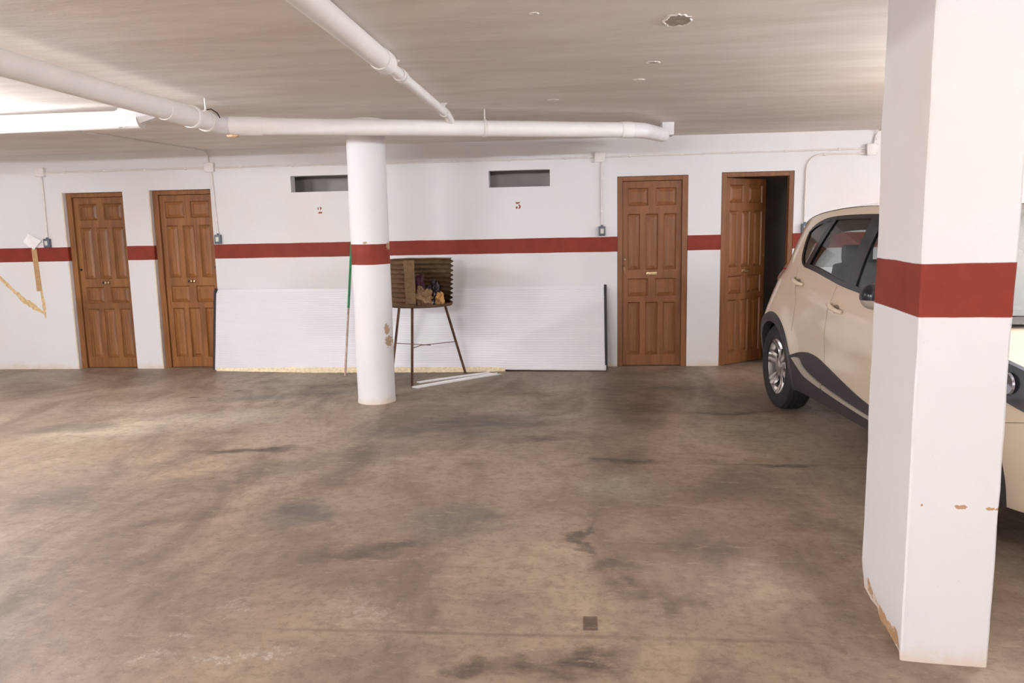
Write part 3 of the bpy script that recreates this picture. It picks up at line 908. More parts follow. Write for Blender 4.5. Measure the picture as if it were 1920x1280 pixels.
tag(wall_strip('adhesive_tape', [(-6.21, 1.40), (-6.195, 0.915)], [0.062, 0.066], M_TAPE, 0.002, 1, 0.05), 'brown tape strip hanging below the wall paper', 'tape')
tag(wall_strip('glue_mark', [(-6.75, 1.16), (-6.66, 1.07), (-6.4, 0.81), (-6.17, 0.66)], [0.05, 0.045, 0.035, 0.07, 0.02], M_GLUE, 0.0025, 4, 0.9, 26), 'long diagonal streak of yellow glue at the left wall edge', 'glue')
tag(wall_strip('glue_mark', [(-6.175, 0.92), (-6.16, 0.72), (-6.155, 0.60)], [0.03, 0.04, 0.01], M_GLUE, 0.002, 7, 0.6, 14), 'short upright streak of yellow glue under the brown tape', 'glue')

# ------------------------------------------------------------------ leaning sandwich panel
def panel_skin_material():
    t = NT('white coated panel skin')
    c = s2l((226, 224, 224))
    n = t.noise(2.0, 4.0)
    t.set(t.mix(t.ramp(n, 0.3, 0.7), tuple(v * 0.96 for v in c), c), 0.33, spec=0.5)
    return t.m
M_SKIN = panel_skin_material()
M_FOAM = plain('yellow insulation foam', (242, 224, 186), 0.9, var=0.14, scale=35, bump=0.8)
M_SEAL = plain('black rubber seal', (34, 28, 28), 0.6, var=0.1)
root = empty('garage_door_panel', (-1.85, 8.1, 0))
tag(root, 'long white ribbed garage door panel leaning against the wall with foam showing below', 'panel')
oP = Vector((-1.85, 8.1, 0))
XA, XB = -4.055, 0.295
def panel_pt(s, v, off=0.0):
    """s along the length 0..1, v up the height 0..1, off outwards"""
    x = XA + (XB - XA) * s
    yb = interp([(0, 8.155), (0.25, 8.09), (0.6, 8.07), (1, 8.03)], s)
    zb = interp([(0, 0.015), (0.3, 0.03), (0.72, 0.03), (0.76, 0.02), (1, 0.012)], s)
    zt = 0.905 - 0.012 * s
    yt = D - 0.055
    p = Vector((x - (0.02 * (1 - v) * (1 - s)), yb + (yt - yb) * v, zb + (zt - zb) * v))
    nrm = Vector((0, -1, -(yt - yb) / (zt - zb) * -1)).normalized()
    nrm = Vector((0, -(zt - zb), (yt - yb))).normalized()
    return p + nrm * off - oP
m = MB()
rib = 34
vs_, offs = [], []
for k in range(rib):
    v0 = 0.015 + (k / rib) * 0.97
    dv = 0.97 / rib
    vs_ += [v0, v0 + dv * 0.14, v0 + dv * 0.26, v0 + dv * 0.88]
    offs += [0.0, -0.0022, -0.0022, 0.0]
vs_ = [0.0] + vs_ + [0.985, 1.0]
offs = [0.0] + offs + [0.0, 0.0]
ss = [i / 40 for i in range(41)]
rows = [[panel_pt(s, v, o_) for s in ss] for v, o_ in zip(vs_, offs)]
rows = [[panel_pt(s, 0.0, -0.002) for s in ss]] + rows + [[panel_pt(s, 1.0, -0.012) for s in ss], [panel_pt(s, 0.985, -0.016) for s in ss], [panel_pt(s, 0.985, -0.04) for s in ss], [panel_pt(s, 0.0, -0.04) for s in ss]]
m.grid(rows)
m.build('skin', M_SKIN, root, smooth=True, sharp=12)
# foam core, torn lower edge hangs below the skin
m = MB()
ns = 150
rows = [[], [], [], [], []]
rnd = random.Random(8)
for i in range(ns + 1):
    s = 0.005 + 0.75 * i / ns
    amp = interp([(0, 0.0), (0.08, 0.35), (0.3, 1.0), (0.55, 0.9), (0.68, 0.6), (0.75, 0.05)], s)
    jag = 0.008 * noise.noise(Vector((i * 0.45, 0, 0))) + 0.005 * rnd.uniform(-1, 1)
    up_ = 0.018 * noise.noise(Vector((i * 0.11, 5, 0))) + 0.005 * rnd.uniform(-1, 1)
    top = panel_pt(s, 0.02 + max(0, up_) * 1.2 * amp, 0.0025)
    p = panel_pt(s, 0.0, 0.0)
    zb = p.z
    rows[0].append(top)
    rows[1].append(Vector((p.x, p.y - (0.016 + jag) * amp - 0.003, max(0.006, zb * 0.9 + jag))))
    rows[2].append(Vector((p.x, p.y - (0.055 + jag * 2) * amp - 0.003, max(0.003, zb * 0.45 + jag * 0.6))))
    rows[3].append(Vector((p.x, p.y - (0.075 + jag * 2.0) * amp - 0.002, 0.0015)))
    rows[4].append(Vector((p.x, p.y + 0.035, 0.0015)))
m.grid(rows)
m.build('foam_core', M_FOAM, root, smooth=True, sharp=50)
for s, side in ((0.0, -1), (1.0, 1)):
    pts = [panel_pt(s, v, o_) + Vector((side * 0.008, 0, 0)) for v, o_ in ((0.0, -0.01), (0.3, -0.008), (0.6, -0.008), (0.9, -0.008), (0.96, -0.003), (1.01, 0.012 if side < 0 else -0.01))]
    if side < 0: pts[-1] += Vector((0.022, 0, 0))
    MB().tube(pts, 0.016, 10).build('edge_seal', M_SEAL, root, smooth=True)
# white clip at the lower right corner
MB().box((0, -0.02, 0), (0.022, 0.0, 0.05), bev=0.003).build('corner_clip', M_SKIN, root, loc=panel_pt(1.0, 0.0, 0.014) + Vector((-0.015, 0, 0.002)))

# ------------------------------------------------------------------ leaning stick
M_GREEN = plain('green plastic coated handle', (38, 128, 82), 0.4, var=0.1)
M_BARE_STICK = plain('worn bare metal tube with rust', (176, 150, 134), 0.45, 0.3, var=0.25, scale=18)
root = empty('broom_handle', (-2.463, 7.80, 0))
tag(root, 'thin stick with green upper half leaning beside the round column', 'broom handle')
T = Vector((0.0, 0.475, 1.425))
MB().tube([T * 0.0 + Vector((0, 0, 0.004)), T * 0.50], 0.0115, 12).build('bare_tube', M_BARE_STICK, root, smooth=True)
MB().tube([T * 0.495, T * 0.995], 0.0135, 12).build('green_sleeve', M_GREEN, root, smooth=True)
MB().tube([T * 0.99, T * 1.0], [0.0145, 0.009], 12).build('end_cap', M_SEAL, root, smooth=True)

# ------------------------------------------------------------------ white strips on the floor
M_STRIP = plain('white plastic strip', (240, 238, 236), 0.4, var=0.03)
def floor_strip(a, b, w, h, label):
    a, b = Vector(a), Vector(b)
    d = (b - a); L = d.length
    root = empty('plastic_strip', (a.x, a.y, 0), math.atan2(d.y, d.x))
    tag(root, label, 'strip')
    # angle profile: a base and an upturned lip, ends cut slightly skew
    rows = []
    prof = [(-w / 2, 0.001), (w / 2, 0.001), (w / 2, h), (w / 2 - 0.003, h), (w / 2 - 0.003, 0.005), (-w / 2, 0.005), (-w / 2, 0.001)]
    for (py, pz) in prof:
        rows.append([(-0.01 - py * 0.3 + (L + 0.02) * t, py + 0.012 * math.sin(t * PI) , pz) for t in [i / 10 for i in range(11)]])
    m = MB(); m.grid(rows)
    m.build('base', M_STRIP, root)
floor_strip((-1.57, 7.16, 0), (-0.83, 7.88, 0), 0.055, 0.018, 'nearer of two white plastic strips on the floor by the rusty stand')
floor_strip((-1.585, 7.42, 0), (-0.93, 7.945, 0), 0.045, 0.014, 'farther of two white plastic strips on the floor by the rusty stand')

# ------------------------------------------------------------------ rusty brazier on three legs
def rust_material(name, a, b, c):
    t = NT(name)
    n1 = t.noise(5.0, 6.0, 0.65)
    n2 = t.noise(22.0, 5.0, 0.7)
    col = t.mix(t.ramp(n1, 0.35, 0.65), s2l(a), s2l(b))
    col = t.mix(t.ramp(n2, 0.5, 0.72, 0, 0.75), col, s2l(c))
    t.set(col, 0.75, 0.25, spec=0.3)
    t.bump(n2, 0.3, 0.003)
    return t.m
M_RUST = rust_material('rusty corrugated sheet', (112, 88, 62), (132, 106, 76), (88, 64, 46))
M_RUST2 = rust_material('dark rusty iron', (98, 68, 52), (122, 88, 68), (66, 44, 36))
M_SOOT = rust_material('sooty tray', (84, 60, 44), (108, 82, 58), (50, 36, 30))
bc = Vector((-1.585, 7.62, 0)); br = 0.315
root = empty('brazier_stand', (bc.x, bc.y, 0))
tag(root, 'rusty corrugated metal brazier on three thin legs beside the round column', 'brazier')
zb0, zt0 = 0.775, 1.235
def sheet(a0, a1, r0, name, mat, ribs=10, n=44, z0=zb0, z1=zt0, amp=0.015, flare=0.02):
    m = MB()
    rows = []
    nz = ribs * 8
    for side in (0, 1):
        rr = []
        for k in range(nz + 1):
            t = k / nz
            z = z0 + (z1 - z0) * t
            off = amp * math.sin(2 * PI * ribs * t)
            rr.append([((r0 + flare * t + off - side * 0.003) * math.cos(math.radians(a0 + (a1 - a0) * j / n)), (r0 + flare * t + off - side * 0.003) * math.sin(math.radians(a0 + (a1 - a0) * j / n)),
                        z + 0.006 * noise.noise(Vector((j * 0.25, t * 2, 3.0)))) for j in range(n + 1)])
        rows += rr if side == 0 else rr[::-1]
    rows.append(rows[0])
    m.grid(rows)
    return m.build(name, mat, root, smooth=True, sharp=60)
sheet(-90 + 4, -90 - 258, br, 'corrugated_sheet', M_RUST)
# flat strip closing the sheet at the opening
m = MB()
rows = []
for side in (0, 1):
    rr = []
    for k in range(9):
        t = k / 8
        rr.append([((br + 0.014 + 0.02 * t - side * 0.003) * math.cos(math.radians(q)), (br + 0.014 + 0.02 * t - side * 0.003) * math.sin(math.radians(q)), zb0 + 0.03 + (zt0 - zb0 - 0.035) * t) for q in (-104, -100, -96, -91, -86)])
    rows += rr if side == 0 else rr[::-1]
rows.append(rows[0])
m.grid(rows)
m.build('flat_strip', M_RUST, root, smooth=True, sharp=60)
m = MB().lathe([(0.02, zb0 - 0.012), (br + 0.004, zb0 - 0.012), (br + 0.010, zb0 - 0.004), (br + 0.010, zb0 + 0.016), (br - 0.006, zb0 + 0.016), (br - 0.01, zb0), (0.02, zb0)], 40)
m.build('tray', M_SOOT, root, smooth=True)
legs = []
for (tx, ty, fx, fy) in ((-0.03, -0.27, -0.045, -0.34), (0.235, 0.05, 0.395, 0.30), (-0.24, 0.09, -0.38, 0.20)):
    m = MB()
    a = Vector((tx, ty, zb0)); b = Vector((fx, fy, 0.0))
    d = (a - b).normalized(); s1 = d.cross(Vector((0, 1, 0))).normalized(); s2 = d.cross(s1)
    t = 0.013; th = 0.004
    L1 = [(-t, -t), (t, -t), (t, -t + th), (-t + th, -t + th), (-t + th, t), (-t, t)]
    v = [p + s1 * q[0] + s2 * q[1] for p in (b, a) for q in L1]
    f = [(i, (i + 1) % 6, (i + 1) % 6 + 6, i + 6) for i in range(6)] + [tuple(range(5, -1, -1)), tuple(range(6, 12))]
    m.add(v, f)
    m.build('leg', M_RUST2, root)
    legs.append((a, b))
pt = [b + (a - b) * k for (a, b), k in zip(legs, (0.48, 0.47, 0.46))]
ctr = Vector((0.0, -0.04, 0.36))
MB().tube([pt[2], ctr + Vector((0.10, 0.0, 0.0))], 0.004, 6).tube([pt[0] + Vector((0, 0, -0.005)), ctr, pt[1]], 0.004, 6).build('brace_wire', M_RUST2, root, smooth=True)

# things lying in the brazier
def lump(name, c, r, seed, mat, amp=0.35, freq=1.8, label='', cat='rag', parts=None):
    bm = bmesh.new()
    bmesh.ops.create_icosphere(bm, subdivisions=4, radius=1.0)
    for q in bm.verts:
        p = q.co.normalized()
        ridge = abs(noise.noise(p * freq * 1.3 + Vector((seed, 2, 0))))
        k = 1 + amp * noise.noise(p * freq + Vector((seed, 0, seed * 1.7))) + amp * 0.75 * (ridge - 0.25) + amp * 0.35 * noise.noise(p * freq * 3.1 + Vector((0, seed, 0)))
        q.co = Vector((p.x * r[0] * k, p.y * r[1] * k, max(-r[2] * 0.72, p.z * r[2] * k)))
    me = bpy.data.meshes.new(name)
    bm.to_mesh(me); bm.free()
    me.polygons.foreach_set('use_smooth', [True] * len(me.polygons))
    me.set_sharp_from_angle(angle=math.radians(32))
    ob = bpy.data.objects.new(name, me)
    COL.objects.link(ob)
    me.materials.append(mat)
    ob.location = c
    tag(ob, label, cat)
    return ob
M_PBAG = rust_material('crumpled brown paper', (140, 110, 80), (168, 136, 100), (96, 72, 52))
M_YEL = plain('yellowed paper', (196, 150, 88), 0.8, var=0.15, scale=20)
M_PURP = plain('dark purple cloth', (74, 32, 46), 0.75, var=0.35, scale=22)
M_BLACKBAG = plain('dark glossy plastic bag', (46, 30, 32), 0.3, var=0.3, scale=18)
def in_tray(dx, dy, rz): return (bc.x + dx, bc.y + dy, zb0 + 0.004 + 0.72 * rz)
lump('crumpled_paper', in_tray(0.045, -0.125, 0.10), (0.10, 0.065, 0.10), 3.3, M_PBAG, 0.5, 2.0, 'crumpled brown paper lying in the rusty brazier', 'paper')
lump('crumpled_paper', in_tray(0.215, -0.08, 0.07), (0.042, 0.045, 0.07), 8.1, M_YEL, 0.45, 1.8, 'small yellowish crumpled paper at the brazier opening', 'paper')
lump('purple_cloth', in_tray(-0.02, 0.03, 0.16), (0.065, 0.06, 0.16), 5.7, M_PURP, 0.45, 2.2, 'dark purple cloth bundle behind the paper in the brazier', 'cloth')
lump('plastic_bag', in_tray(0.12, 0.10, 0.13), (0.065, 0.06, 0.13), 6.9, M_BLACKBAG, 0.45, 2.4, 'dark shiny bag at the back of the brazier', 'bag')

#CAR#
# ------------------------------------------------------------------ the car
def car_paint():
    t = NT('cream car paint')
    c = s2l((214, 196, 170))
    n = t.noise(1.5, 3.0)
    t.set(t.mix(t.ramp(n, 0.3, 0.7), tuple(v * 0.97 for v in c), c), 0.32, 0.0, 0.5, 0.9)
    return t.m
def glass_mat(name, tint, gloss=0.04, ior=1.5):
    m = bpy.data.materials.new(name)
    m.use_nodes = True
    nt = m.node_tree; nt.nodes.clear()
    tr = nt.nodes.new('ShaderNodeBsdfTransparent'); tr.inputs[0].default_value = rgba(tint)
    gl = nt.nodes.new('ShaderNodeBsdfGlossy'); gl.inputs['Roughness'].default_value = gloss
    gl.inputs[0].default_value = (0.9, 0.93, 0.95, 1)
    fr = nt.nodes.new('ShaderNodeFresnel'); fr.inputs[0].default_value = ior
    mx = nt.nodes.new('ShaderNodeMixShader'); ou = nt.nodes.new('ShaderNodeOutputMaterial')
    nt.links.new(fr.outputs[0], mx.inputs[0]); nt.links.new(tr.outputs[0], mx.inputs[1]); nt.links.new(gl.outputs[0], mx.inputs[2])
    nt.links.new(mx.outputs[0], ou.inputs[0])
    return m
M_PAINT = car_paint()
M_CLAD = plain('dark grey plastic cladding', (58, 52, 54), 0.5, var=0.06, scale=40)
M_GLOSSBLK = plain('gloss black trim', (26, 25, 28), 0.18, var=0.05)
M_CHROME = plain('satin chrome', (196, 186, 172), 0.32, 0.35, var=0.04)
M_TYRE = plain('black tyre rubber', (36, 32, 31), 0.75, var=0.12, scale=30)
M_RIM = plain('silver alloy', (196, 190, 186), 0.28, 0.9, var=0.04)
M_WELL = plain('black wheel housing', (20, 18, 18), 0.9, var=0.1)
M_INT = plain('dark car interior', (64, 54, 52), 0.8, var=0.1, scale=8)
M_GLASS = glass_mat('tinted window glass', (0.60, 0.64, 0.64))
M_WSGLASS = glass_mat('windscreen glass', (0.8, 0.86, 0.86), 0.03, 3.4)
M_LAMP = plain('dark headlamp glass', (52, 54, 62), 0.08, var=0.1, scale=8, coat=1.0)
M_LAMPLIGHT = plain('headlamp reflector', (170, 172, 180), 0.15, 0.8, var=0.05)
M_REDLAMP = plain('red tail lamp', (150, 34, 26), 0.12, var=0.1, coat=1.0)
M_BELT = plain('yellow-green strap', (186, 184, 120), 0.7, var=0.06)
M_SEAM = plain('dark seam gap', (146, 130, 112), 0.8, var=0.05)

car = empty('car', (1.605, 6.32, 0), math.radians(-85.9))
nrm = Vector((math.cos(math.radians(4.1)), math.sin(math.radians(4.1)), 0))
car.location = Vector((1.605, 6.32, 0)) + nrm * 0.865
tag(car, 'cream compact crossover car parked behind the square column', 'car')
AXF = 2.55; WR = 0.345
def lift(z): return z + 0.035 - 0.024 * z

SZ = [(.16, .90), (.22, .935), (.30, .960), (.42, .985), (.55, 1.0), (.70, .998), (.82, .985), (.92, .970), (1.0, .955), (1.08, .938), (1.16, .918), (1.25, .90)]
ZBELT = [(-.75, 1.06), (-.45, 1.15), (-.1, 1.195), (.3, 1.185), (.64, 1.15), (.94, 1.105), (1.2, 1.07), (1.7, 1.03), (2.2, 1.0), (2.45, .985), (2.7, .935), (3.0, .875), (3.25, .80), (3.46, .70)]
SH = [(.3, 0), (.70, 0), (.81, .035), (.97, .14), (1.09, .27), (1.2, .36), (1.6, .42)]
UEND = [(.15, -.56), (.3, -.64), (.55, -.67), (.75, -.65), (1.0, -.58), (1.2, -.50), (1.4, -.42), (1.52, -.34)]
UFRONT = [(.15, 3.34), (.3, 3.44), (.5, 3.47), (.7, 3.45), (.85, 3.38), (1.0, 3.2)]
def zbelt(u): return sinterp(ZBELT, u)
def taper(u, z):
    t = max(0.0, (-.05 + interp(SH, z) - u) / .62)
    t2 = max(0.0, (u - 2.72) / .75)
    return (1 - .26 * min(t, 1.25) ** 2.3) * (1 - .34 * min(t2, 1.0) ** 2.4)
def Yb(u, z):
    w = .885 * sinterp(SZ, z) * taper(u, z)
    door = max(0.0, 1 - abs((u - 1.25) / 0.85) ** 3)
    w -= door * 0.016 * math.exp(-((z - 0.60) / 0.13) ** 2)
    # shoulder crease that climbs towards the tail
    zc = 0.885 + 0.16 * max(0.0, min(1.0, (1.3 - u) / 1.4))
    w += 0.010 * math.exp(-((z - zc) / 0.045) ** 2) * max(0.0, 1 - abs((u - 0.6) / 1.6) ** 4) * (1 if u > -0.3 else 0.5)
    # flared arches
    for ax in (0.0, AXF):
        rr = math.hypot(u - ax, z - 0.34)
        w += 0.016 * math.exp(-((rr - 0.43) / 0.09) ** 2)
    return w
def Yg(u, z):
    zb_ = zbelt(u)
    if z <= zb_: return Yb(u, z)
    h = z - zb_
    return Yb(u, zb_) * (taper(u, z) / taper(u, zb_)) - .27 * h - .28 * h * h
def umap(u):
    return u + 0.05 * max(0.0, min(u, 1.5, (2.4 - u) / 0.9 * 1.5))
def CP(u, z, off, side):
    """point on the car side; side -1 faces the doors' side seen here"""
    u = umap(u)
    return Vector((u, side * (Yg(u, z) + off), lift(z)))
def resample(c, n):
    c = [Vector(p) for p in c]
    L = [0.0]
    for a, b in zip(c, c[1:]): L.append(L[-1] + (b - a).length)
    out = []
    for i in range(n + 1):
        d = L[-1] * i / n
        k = 0
        while k < len(c) - 2 and L[k + 1] < d: k += 1
        out.append(c[k].lerp(c[k + 1], 0 if L[k + 1] == L[k] else (d - L[k]) / (L[k + 1] - L[k])))
    return out
def smoothc(tab, n=24):
    """smooth curve through (u,z) control points (Catmull-Rom)"""
    p = [Vector(q) for q in tab]
    p = [p[0] * 2 - p[1]] + p + [p[-1] * 2 - p[-2]]
    out = []
    for i in range(1, len(p) - 2):
        for k in range(8):
            t = k / 8
            out.append(0.5 * ((2 * p[i]) + (p[i + 1] - p[i - 1]) * t + (2 * p[i - 1] - 5 * p[i] + 4 * p[i + 1] - p[i + 2]) * t * t + (3 * p[i] - p[i - 1] - 3 * p[i + 1] + p[i + 2]) * t ** 3))
    out.append(p[-2])
    return out
def patch(name, ca_, cb_, mat, n=32, m=8, off=0.004, thick=0.012, sides=(-1, 1), parent=None, label=None):
    A = resample(ca_, n); B = resample(cb_, n)
    obs = []
    for s in sides:
        rows = []
        for j in range(m + 1):
            t = j / m
            rows.append([CP(a.x + (b.x - a.x) * t, a.y + (b.y - a.y) * t, off, s) for a, b in zip(A, B)])
        mb_ = MB()
        if thick:
            bk = [[Vector((p.x, p.y - s * thick, p.z)) for p in r] for r in rows]
            mb_.grid(rows); mb_.grid(bk)
            N = n + 1; tot = N * (m + 1)
            brd = [(0, j) for j in range(n)] ; f = []
            for j in range(n):
                f.append((j, j + 1, tot + j + 1, tot + j)); q = m * N
                f.append((q + j, q + j + 1, tot + q + j + 1, tot + q + j))
            for i in range(m):
                f.append((i * N, (i + 1) * N, tot + (i + 1) * N, tot + i * N))
                f.append((i * N + n, (i + 1) * N + n, tot + (i + 1) * N + n, tot + i * N + n))
            mb_.f += f
        else:
            mb_.grid(rows)
        ob = mb_.build(name, mat, parent or car, smooth=True, sharp=40)
        if label: ob['label'] = label
        obs.append(ob)
    return obs

BOW = 0.15
# lower body: a closed loft of cross sections, wheel wells cut out
def lower_body():
    st = [-1 + i / 14 for i in range(14)] + [i * 0.06 for i in range(44)] + [2.64 + i / 16 * 0.84 for i in range(17)]
    NR, NT_ = 26, 7
    secs = []
    for s in st:
        row = []
        def uz(z):
            if s < 0: return -s * interp(UEND, z)
            if s > 2.6: return 2.6 + (s - 2.6) / 0.88 * (interp(UFRONT, z) - 2.6)
            return s
        um = uz(0.6)
        zb_ = 0.205 + (0.05 * max(0, -s) if s < 0 else 0.0) + 0.03 * max(0, (s - 2.9)) 
        zt_ = zbelt(um)
        row.append(Vector((uz(zb_), 0.0, zb_)))
        row.append(Vector((uz(zb_), 0.6 * Yb(uz(zb_), zb_), zb_)))
        for k in range(NR + 1):
            t = k / NR
            z = zb_ + (zt_ - zb_) * t
            u = uz(z)
            row.append(Vector((u, Yb(u, z), z)))
        # top deck or bonnet
        ut = uz(zt_)
        ye = Yb(ut, zt_)
        for k in range(1, NT_ + 1):
            t = k / NT_
            if um > 2.45:
                crown = 0.085 * min(1.0, max(0.0, (um - 2.45) / 0.25)) * (1 - 0.35 * max(0, um - 3.0) / .46)
                z = zt_ + crown * (1 - (1 - t) ** 2.2)
                fr = min(1.0, max(0.0, (s - 2.6) / 0.88)) ** 2
                row.append(Vector((ut + BOW * fr * (1 - (1 - t) ** 2), ye * (1 - t), z)))
            else:
                z = zt_ - 0.012 - 0.10 * min(1.0, t * 3)
                y = ye - 0.035 - (ye - 0.035) * ((t - 1 / NT_) / (1 - 1 / NT_))
                row.append(Vector((ut, y, z)))
        secs.append(row)
    n = len(secs[0])
    ring = []
    for row in secs:
        ring.append(row + [Vector((p.x, -p.y, p.z)) for p in row[-2:0:-1]])
    N = len(ring[0])
    v = [Vector((p.x, p.y, lift(p.z))) for r in ring for p in r]
    f = []
    for i in range(len(ring) - 1):
        for j in range(N):
            f.append((i * N + j, i * N + (j + 1) % N, (i + 1) * N + (j + 1) % N, (i + 1) * N + j))
    f.append(tuple(range(N - 1, -1, -1)))
    f.append(tuple(range((len(ring) - 1) * N, len(ring) * N)))
    ob = MB().add(v, f).build('body', M_PAINT, car)
    me = ob.data
    me.materials.append(M_INT); me.materials.append(M_WELL)
    # deck faces of the cabin are interior
    for p in me.polygons:
        if p.normal.z > 0.8 and p.center.x < 2.45 and p.center.z > 0.8 and abs(p.center.y) < 0.74: p.material_index = 1
    cut = []
    for ax in (0.0, AXF):
        for s in (-1, 1):
            m_ = MB().lathe([(0.375, -0.20), (0.375, 0.20)], 48, 'y')
            c = m_.build('cutter', M_WELL, car)
            c.location = (ax, s * 0.76, lift(0.345))
            cut.append(c)
    bpy.context.view_layer.update()
    for c in cut:
        md = ob.modifiers.new('b', 'BOOLEAN'); md.object = c; md.operation = 'DIFFERENCE'; md.solver = 'EXACT'
        md.material_mode = 'TRANSFER'
    dg = bpy.context.evaluated_depsgraph_get()
    nm = bpy.data.meshes.new_from_object(ob.evaluated_get(dg))
    ob.modifiers.clear()
    ob.data = nm
    nm.polygons.foreach_set('use_smooth', [True] * len(nm.polygons))
    nm.set_sharp_from_angle(angle=math.radians(30))
    for c in cut: bpy.data.objects.remove(c)
    return ob
body = lower_body()
# rounded front fascia closing the nose
rows = []
zlo, zhi = 0.205 + 0.03 * 0.58, zbelt(3.48)
for i in range(17):
    t = i / 16
    z = zlo + (zhi - zlo) * t
    u = 2.6 + (3.48 - 2.6) / 0.88 * (interp(UFRONT, z) - 2.6)
    ye = Yb(u, z)
    crown = 0.085 * (1 - 0.35 * 1.0)
    row = []
    for j in range(25):
        q = -1 + j / 12
        zz = z + (crown * (1 - abs(q) ** 2.2) if i == 16 else 0.0)
        row.append(Vector((u + BOW * (1 - q * q) + (0.012 * (1 - q * q) * math.sin(PI * t)), ye * q, lift(zz))))
    rows.append(row)
mb_ = MB(); mb_.grid(rows)
mb_.build('front_bumper', M_PAINT, car, smooth=True, sharp=60)

# dark arch rings
for ax in (0.0, AXF):
    for s in (-1, 1):
        rows = [[], [], [], []]
        for k in range(49):
            a = math.radians(-22 + 224 * k / 48)
            ca_, sa_ = math.cos(a), math.sin(a)
            for q, (r, o_) in enumerate(((0.352, -0.05), (0.356, 0.010), (0.425, 0.016), (0.438, 0.0))):
                u, z = ax + r * ca_, 0.345 + r * sa_
                z = max(z, 0.20)
                rows[q].append(CP(u, z, o_, s))
        mb_ = MB(); mb_.grid(rows)
        mb_.build('arch_trim', M_CLAD, car, smooth=True, sharp=50)

# side cladding, chrome strip
clad_top = smoothc([(.38, .47), (.50, .515), (.62, .545), (.75, .557), (.88, .548), (1.06, .51), (1.30, .455), (1.53, .405), (1.9, .36), (2.2, .345)])
clad_bot = [(.34, .21), (2.24, .21)]
patch('side_cladding', clad_bot, clad_top, M_CLAD, 48, 10, 0.010, 0.014)
strip_top = smoothc([(.50, .485), (.58, .492), (.65, .44), (.78, .405), (.96, .374), (1.24, .345), (1.55, .322), (2.1, .305)])
strip_bot = smoothc([(.47, .475), (.55, .425), (.66, .375), (.80, .352), (.98, .335), (1.25, .315), (1.55, .298), (2.1, .284)])
def split_curve(c, u0, u1): return [p for p in c if u0 <= p.x <= u1]
patch('chrome_strip', split_curve(strip_bot, 0.0, 0.965), split_curve(strip_top, 0.0, 0.965), M_CHROME, 30, 5, 0.022, 0.014)
patch('chrome_strip', split_curve(strip_bot, 0.975, 2.2), split_curve(strip_top, 0.975, 2.2), M_CHROME, 30, 5, 0.022, 0.014)

# door seams
def seam(c, w=0.0028):
    c = [Vector(p) for p in c]
    a = [p + Vector((-w / 2, 0)) for p in c]; b = [p + Vector((w / 2, 0)) for p in c]
    patch('door_seam', a, b, M_SEAM, 20, 1, 0.0012, 0.003)
seam(smoothc([(1.05, 1.07), (1.01, .92), (0.985, .75), (0.985, .60), (1.0, .53)]))
seam(smoothc([(0.30, 1.17), (0.345, 1.06), (0.40, .95), (0.42, .8), (0.41, .68)]))
seam(smoothc([(2.12, .99), (2.13, .8), (2.12, .6), (2.1, .40)]))

# greenhouse
DLO_TOP = smoothc([(.285, 1.435), (.325, 1.475), (.40, 1.508), (.52, 1.534), (.77, 1.545), (1.15, 1.542), (1.5, 1.525), (1.72, 1.495), (1.95, 1.385), (2.2, 1.21), (2.42, 1.04)])
RAIL = smoothc([(-.38, 1.34), (-.20, 1.425), (.0, 1.495), (.22, 1.548), (.45, 1.580), (.8, 1.600), (1.15, 1.598), (1.5, 1.578), (1.78, 1.535), (2.03, 1.40), (2.28, 1.225), (2.52, 1.03)])
DLO_REAR = smoothc([(.46, 1.168), (.395, 1.185), (.345, 1.225), (.315, 1.285), (.295, 1.36), (.285, 1.435)])
def curve_z(c, u):
    return interp([(p.x, p.y) for p in c], u)
# D pillar: between tail edge and window
tail_edge = [(interp(UEND, z), z) for z in [1.14 + 0.20 * i / 12 for i in range(12)]] + [(-.38, 1.34)]
patch('rear_pillar', [tuple(p) for p in tail_edge], [(.47, 1.150)] + [(p.x, p.y) for p in DLO_REAR], M_PAINT, 24, 12, 0.0, 0.02)
patch('rear_pillar', [(p.x, p.y) for p in RAIL if p.x <= .34], [(-.38 + (.285 + .38) * i / 10, 1.34 + (1.435 - 1.34) * i / 10) for i in range(11)] + [(.325, 1.475)], M_PAINT, 20, 8, 0.0, 0.02)
patch('roof_rail', [(p.x, p.y) for p in DLO_TOP], [(p.x, p.y) for p in RAIL if p.x >= .32], M_PAINT, 60, 5, 0.0, 0.02)
# roof skin
rows = []
for i in range(41):
    u = -.38 + (1.80 + .38) * i / 40
    zr = curve_z(RAIL, u)
    ye = Yg(u, zr) + 0.002
    row = []
    for j in range(21):
        t = -1 + 2 * j / 20
        row.append((u + (0.10 * (1 - t * t) if u > 1.5 else 0) * max(0, (u - 1.5) / .3), ye * t, zr + (0.05 + 0.10 * max(0.0, .4 - u)) * (1 - abs(t) ** 2.4)))
    rows.append(row)
mb_ = MB(); mb_.grid(rows); mb_.grid([[(p[0], p[1] * 0.985, p[2] - 0.03) for p in r] for r in rows])
mb_.build('roof', M_PAINT, car, smooth=True)
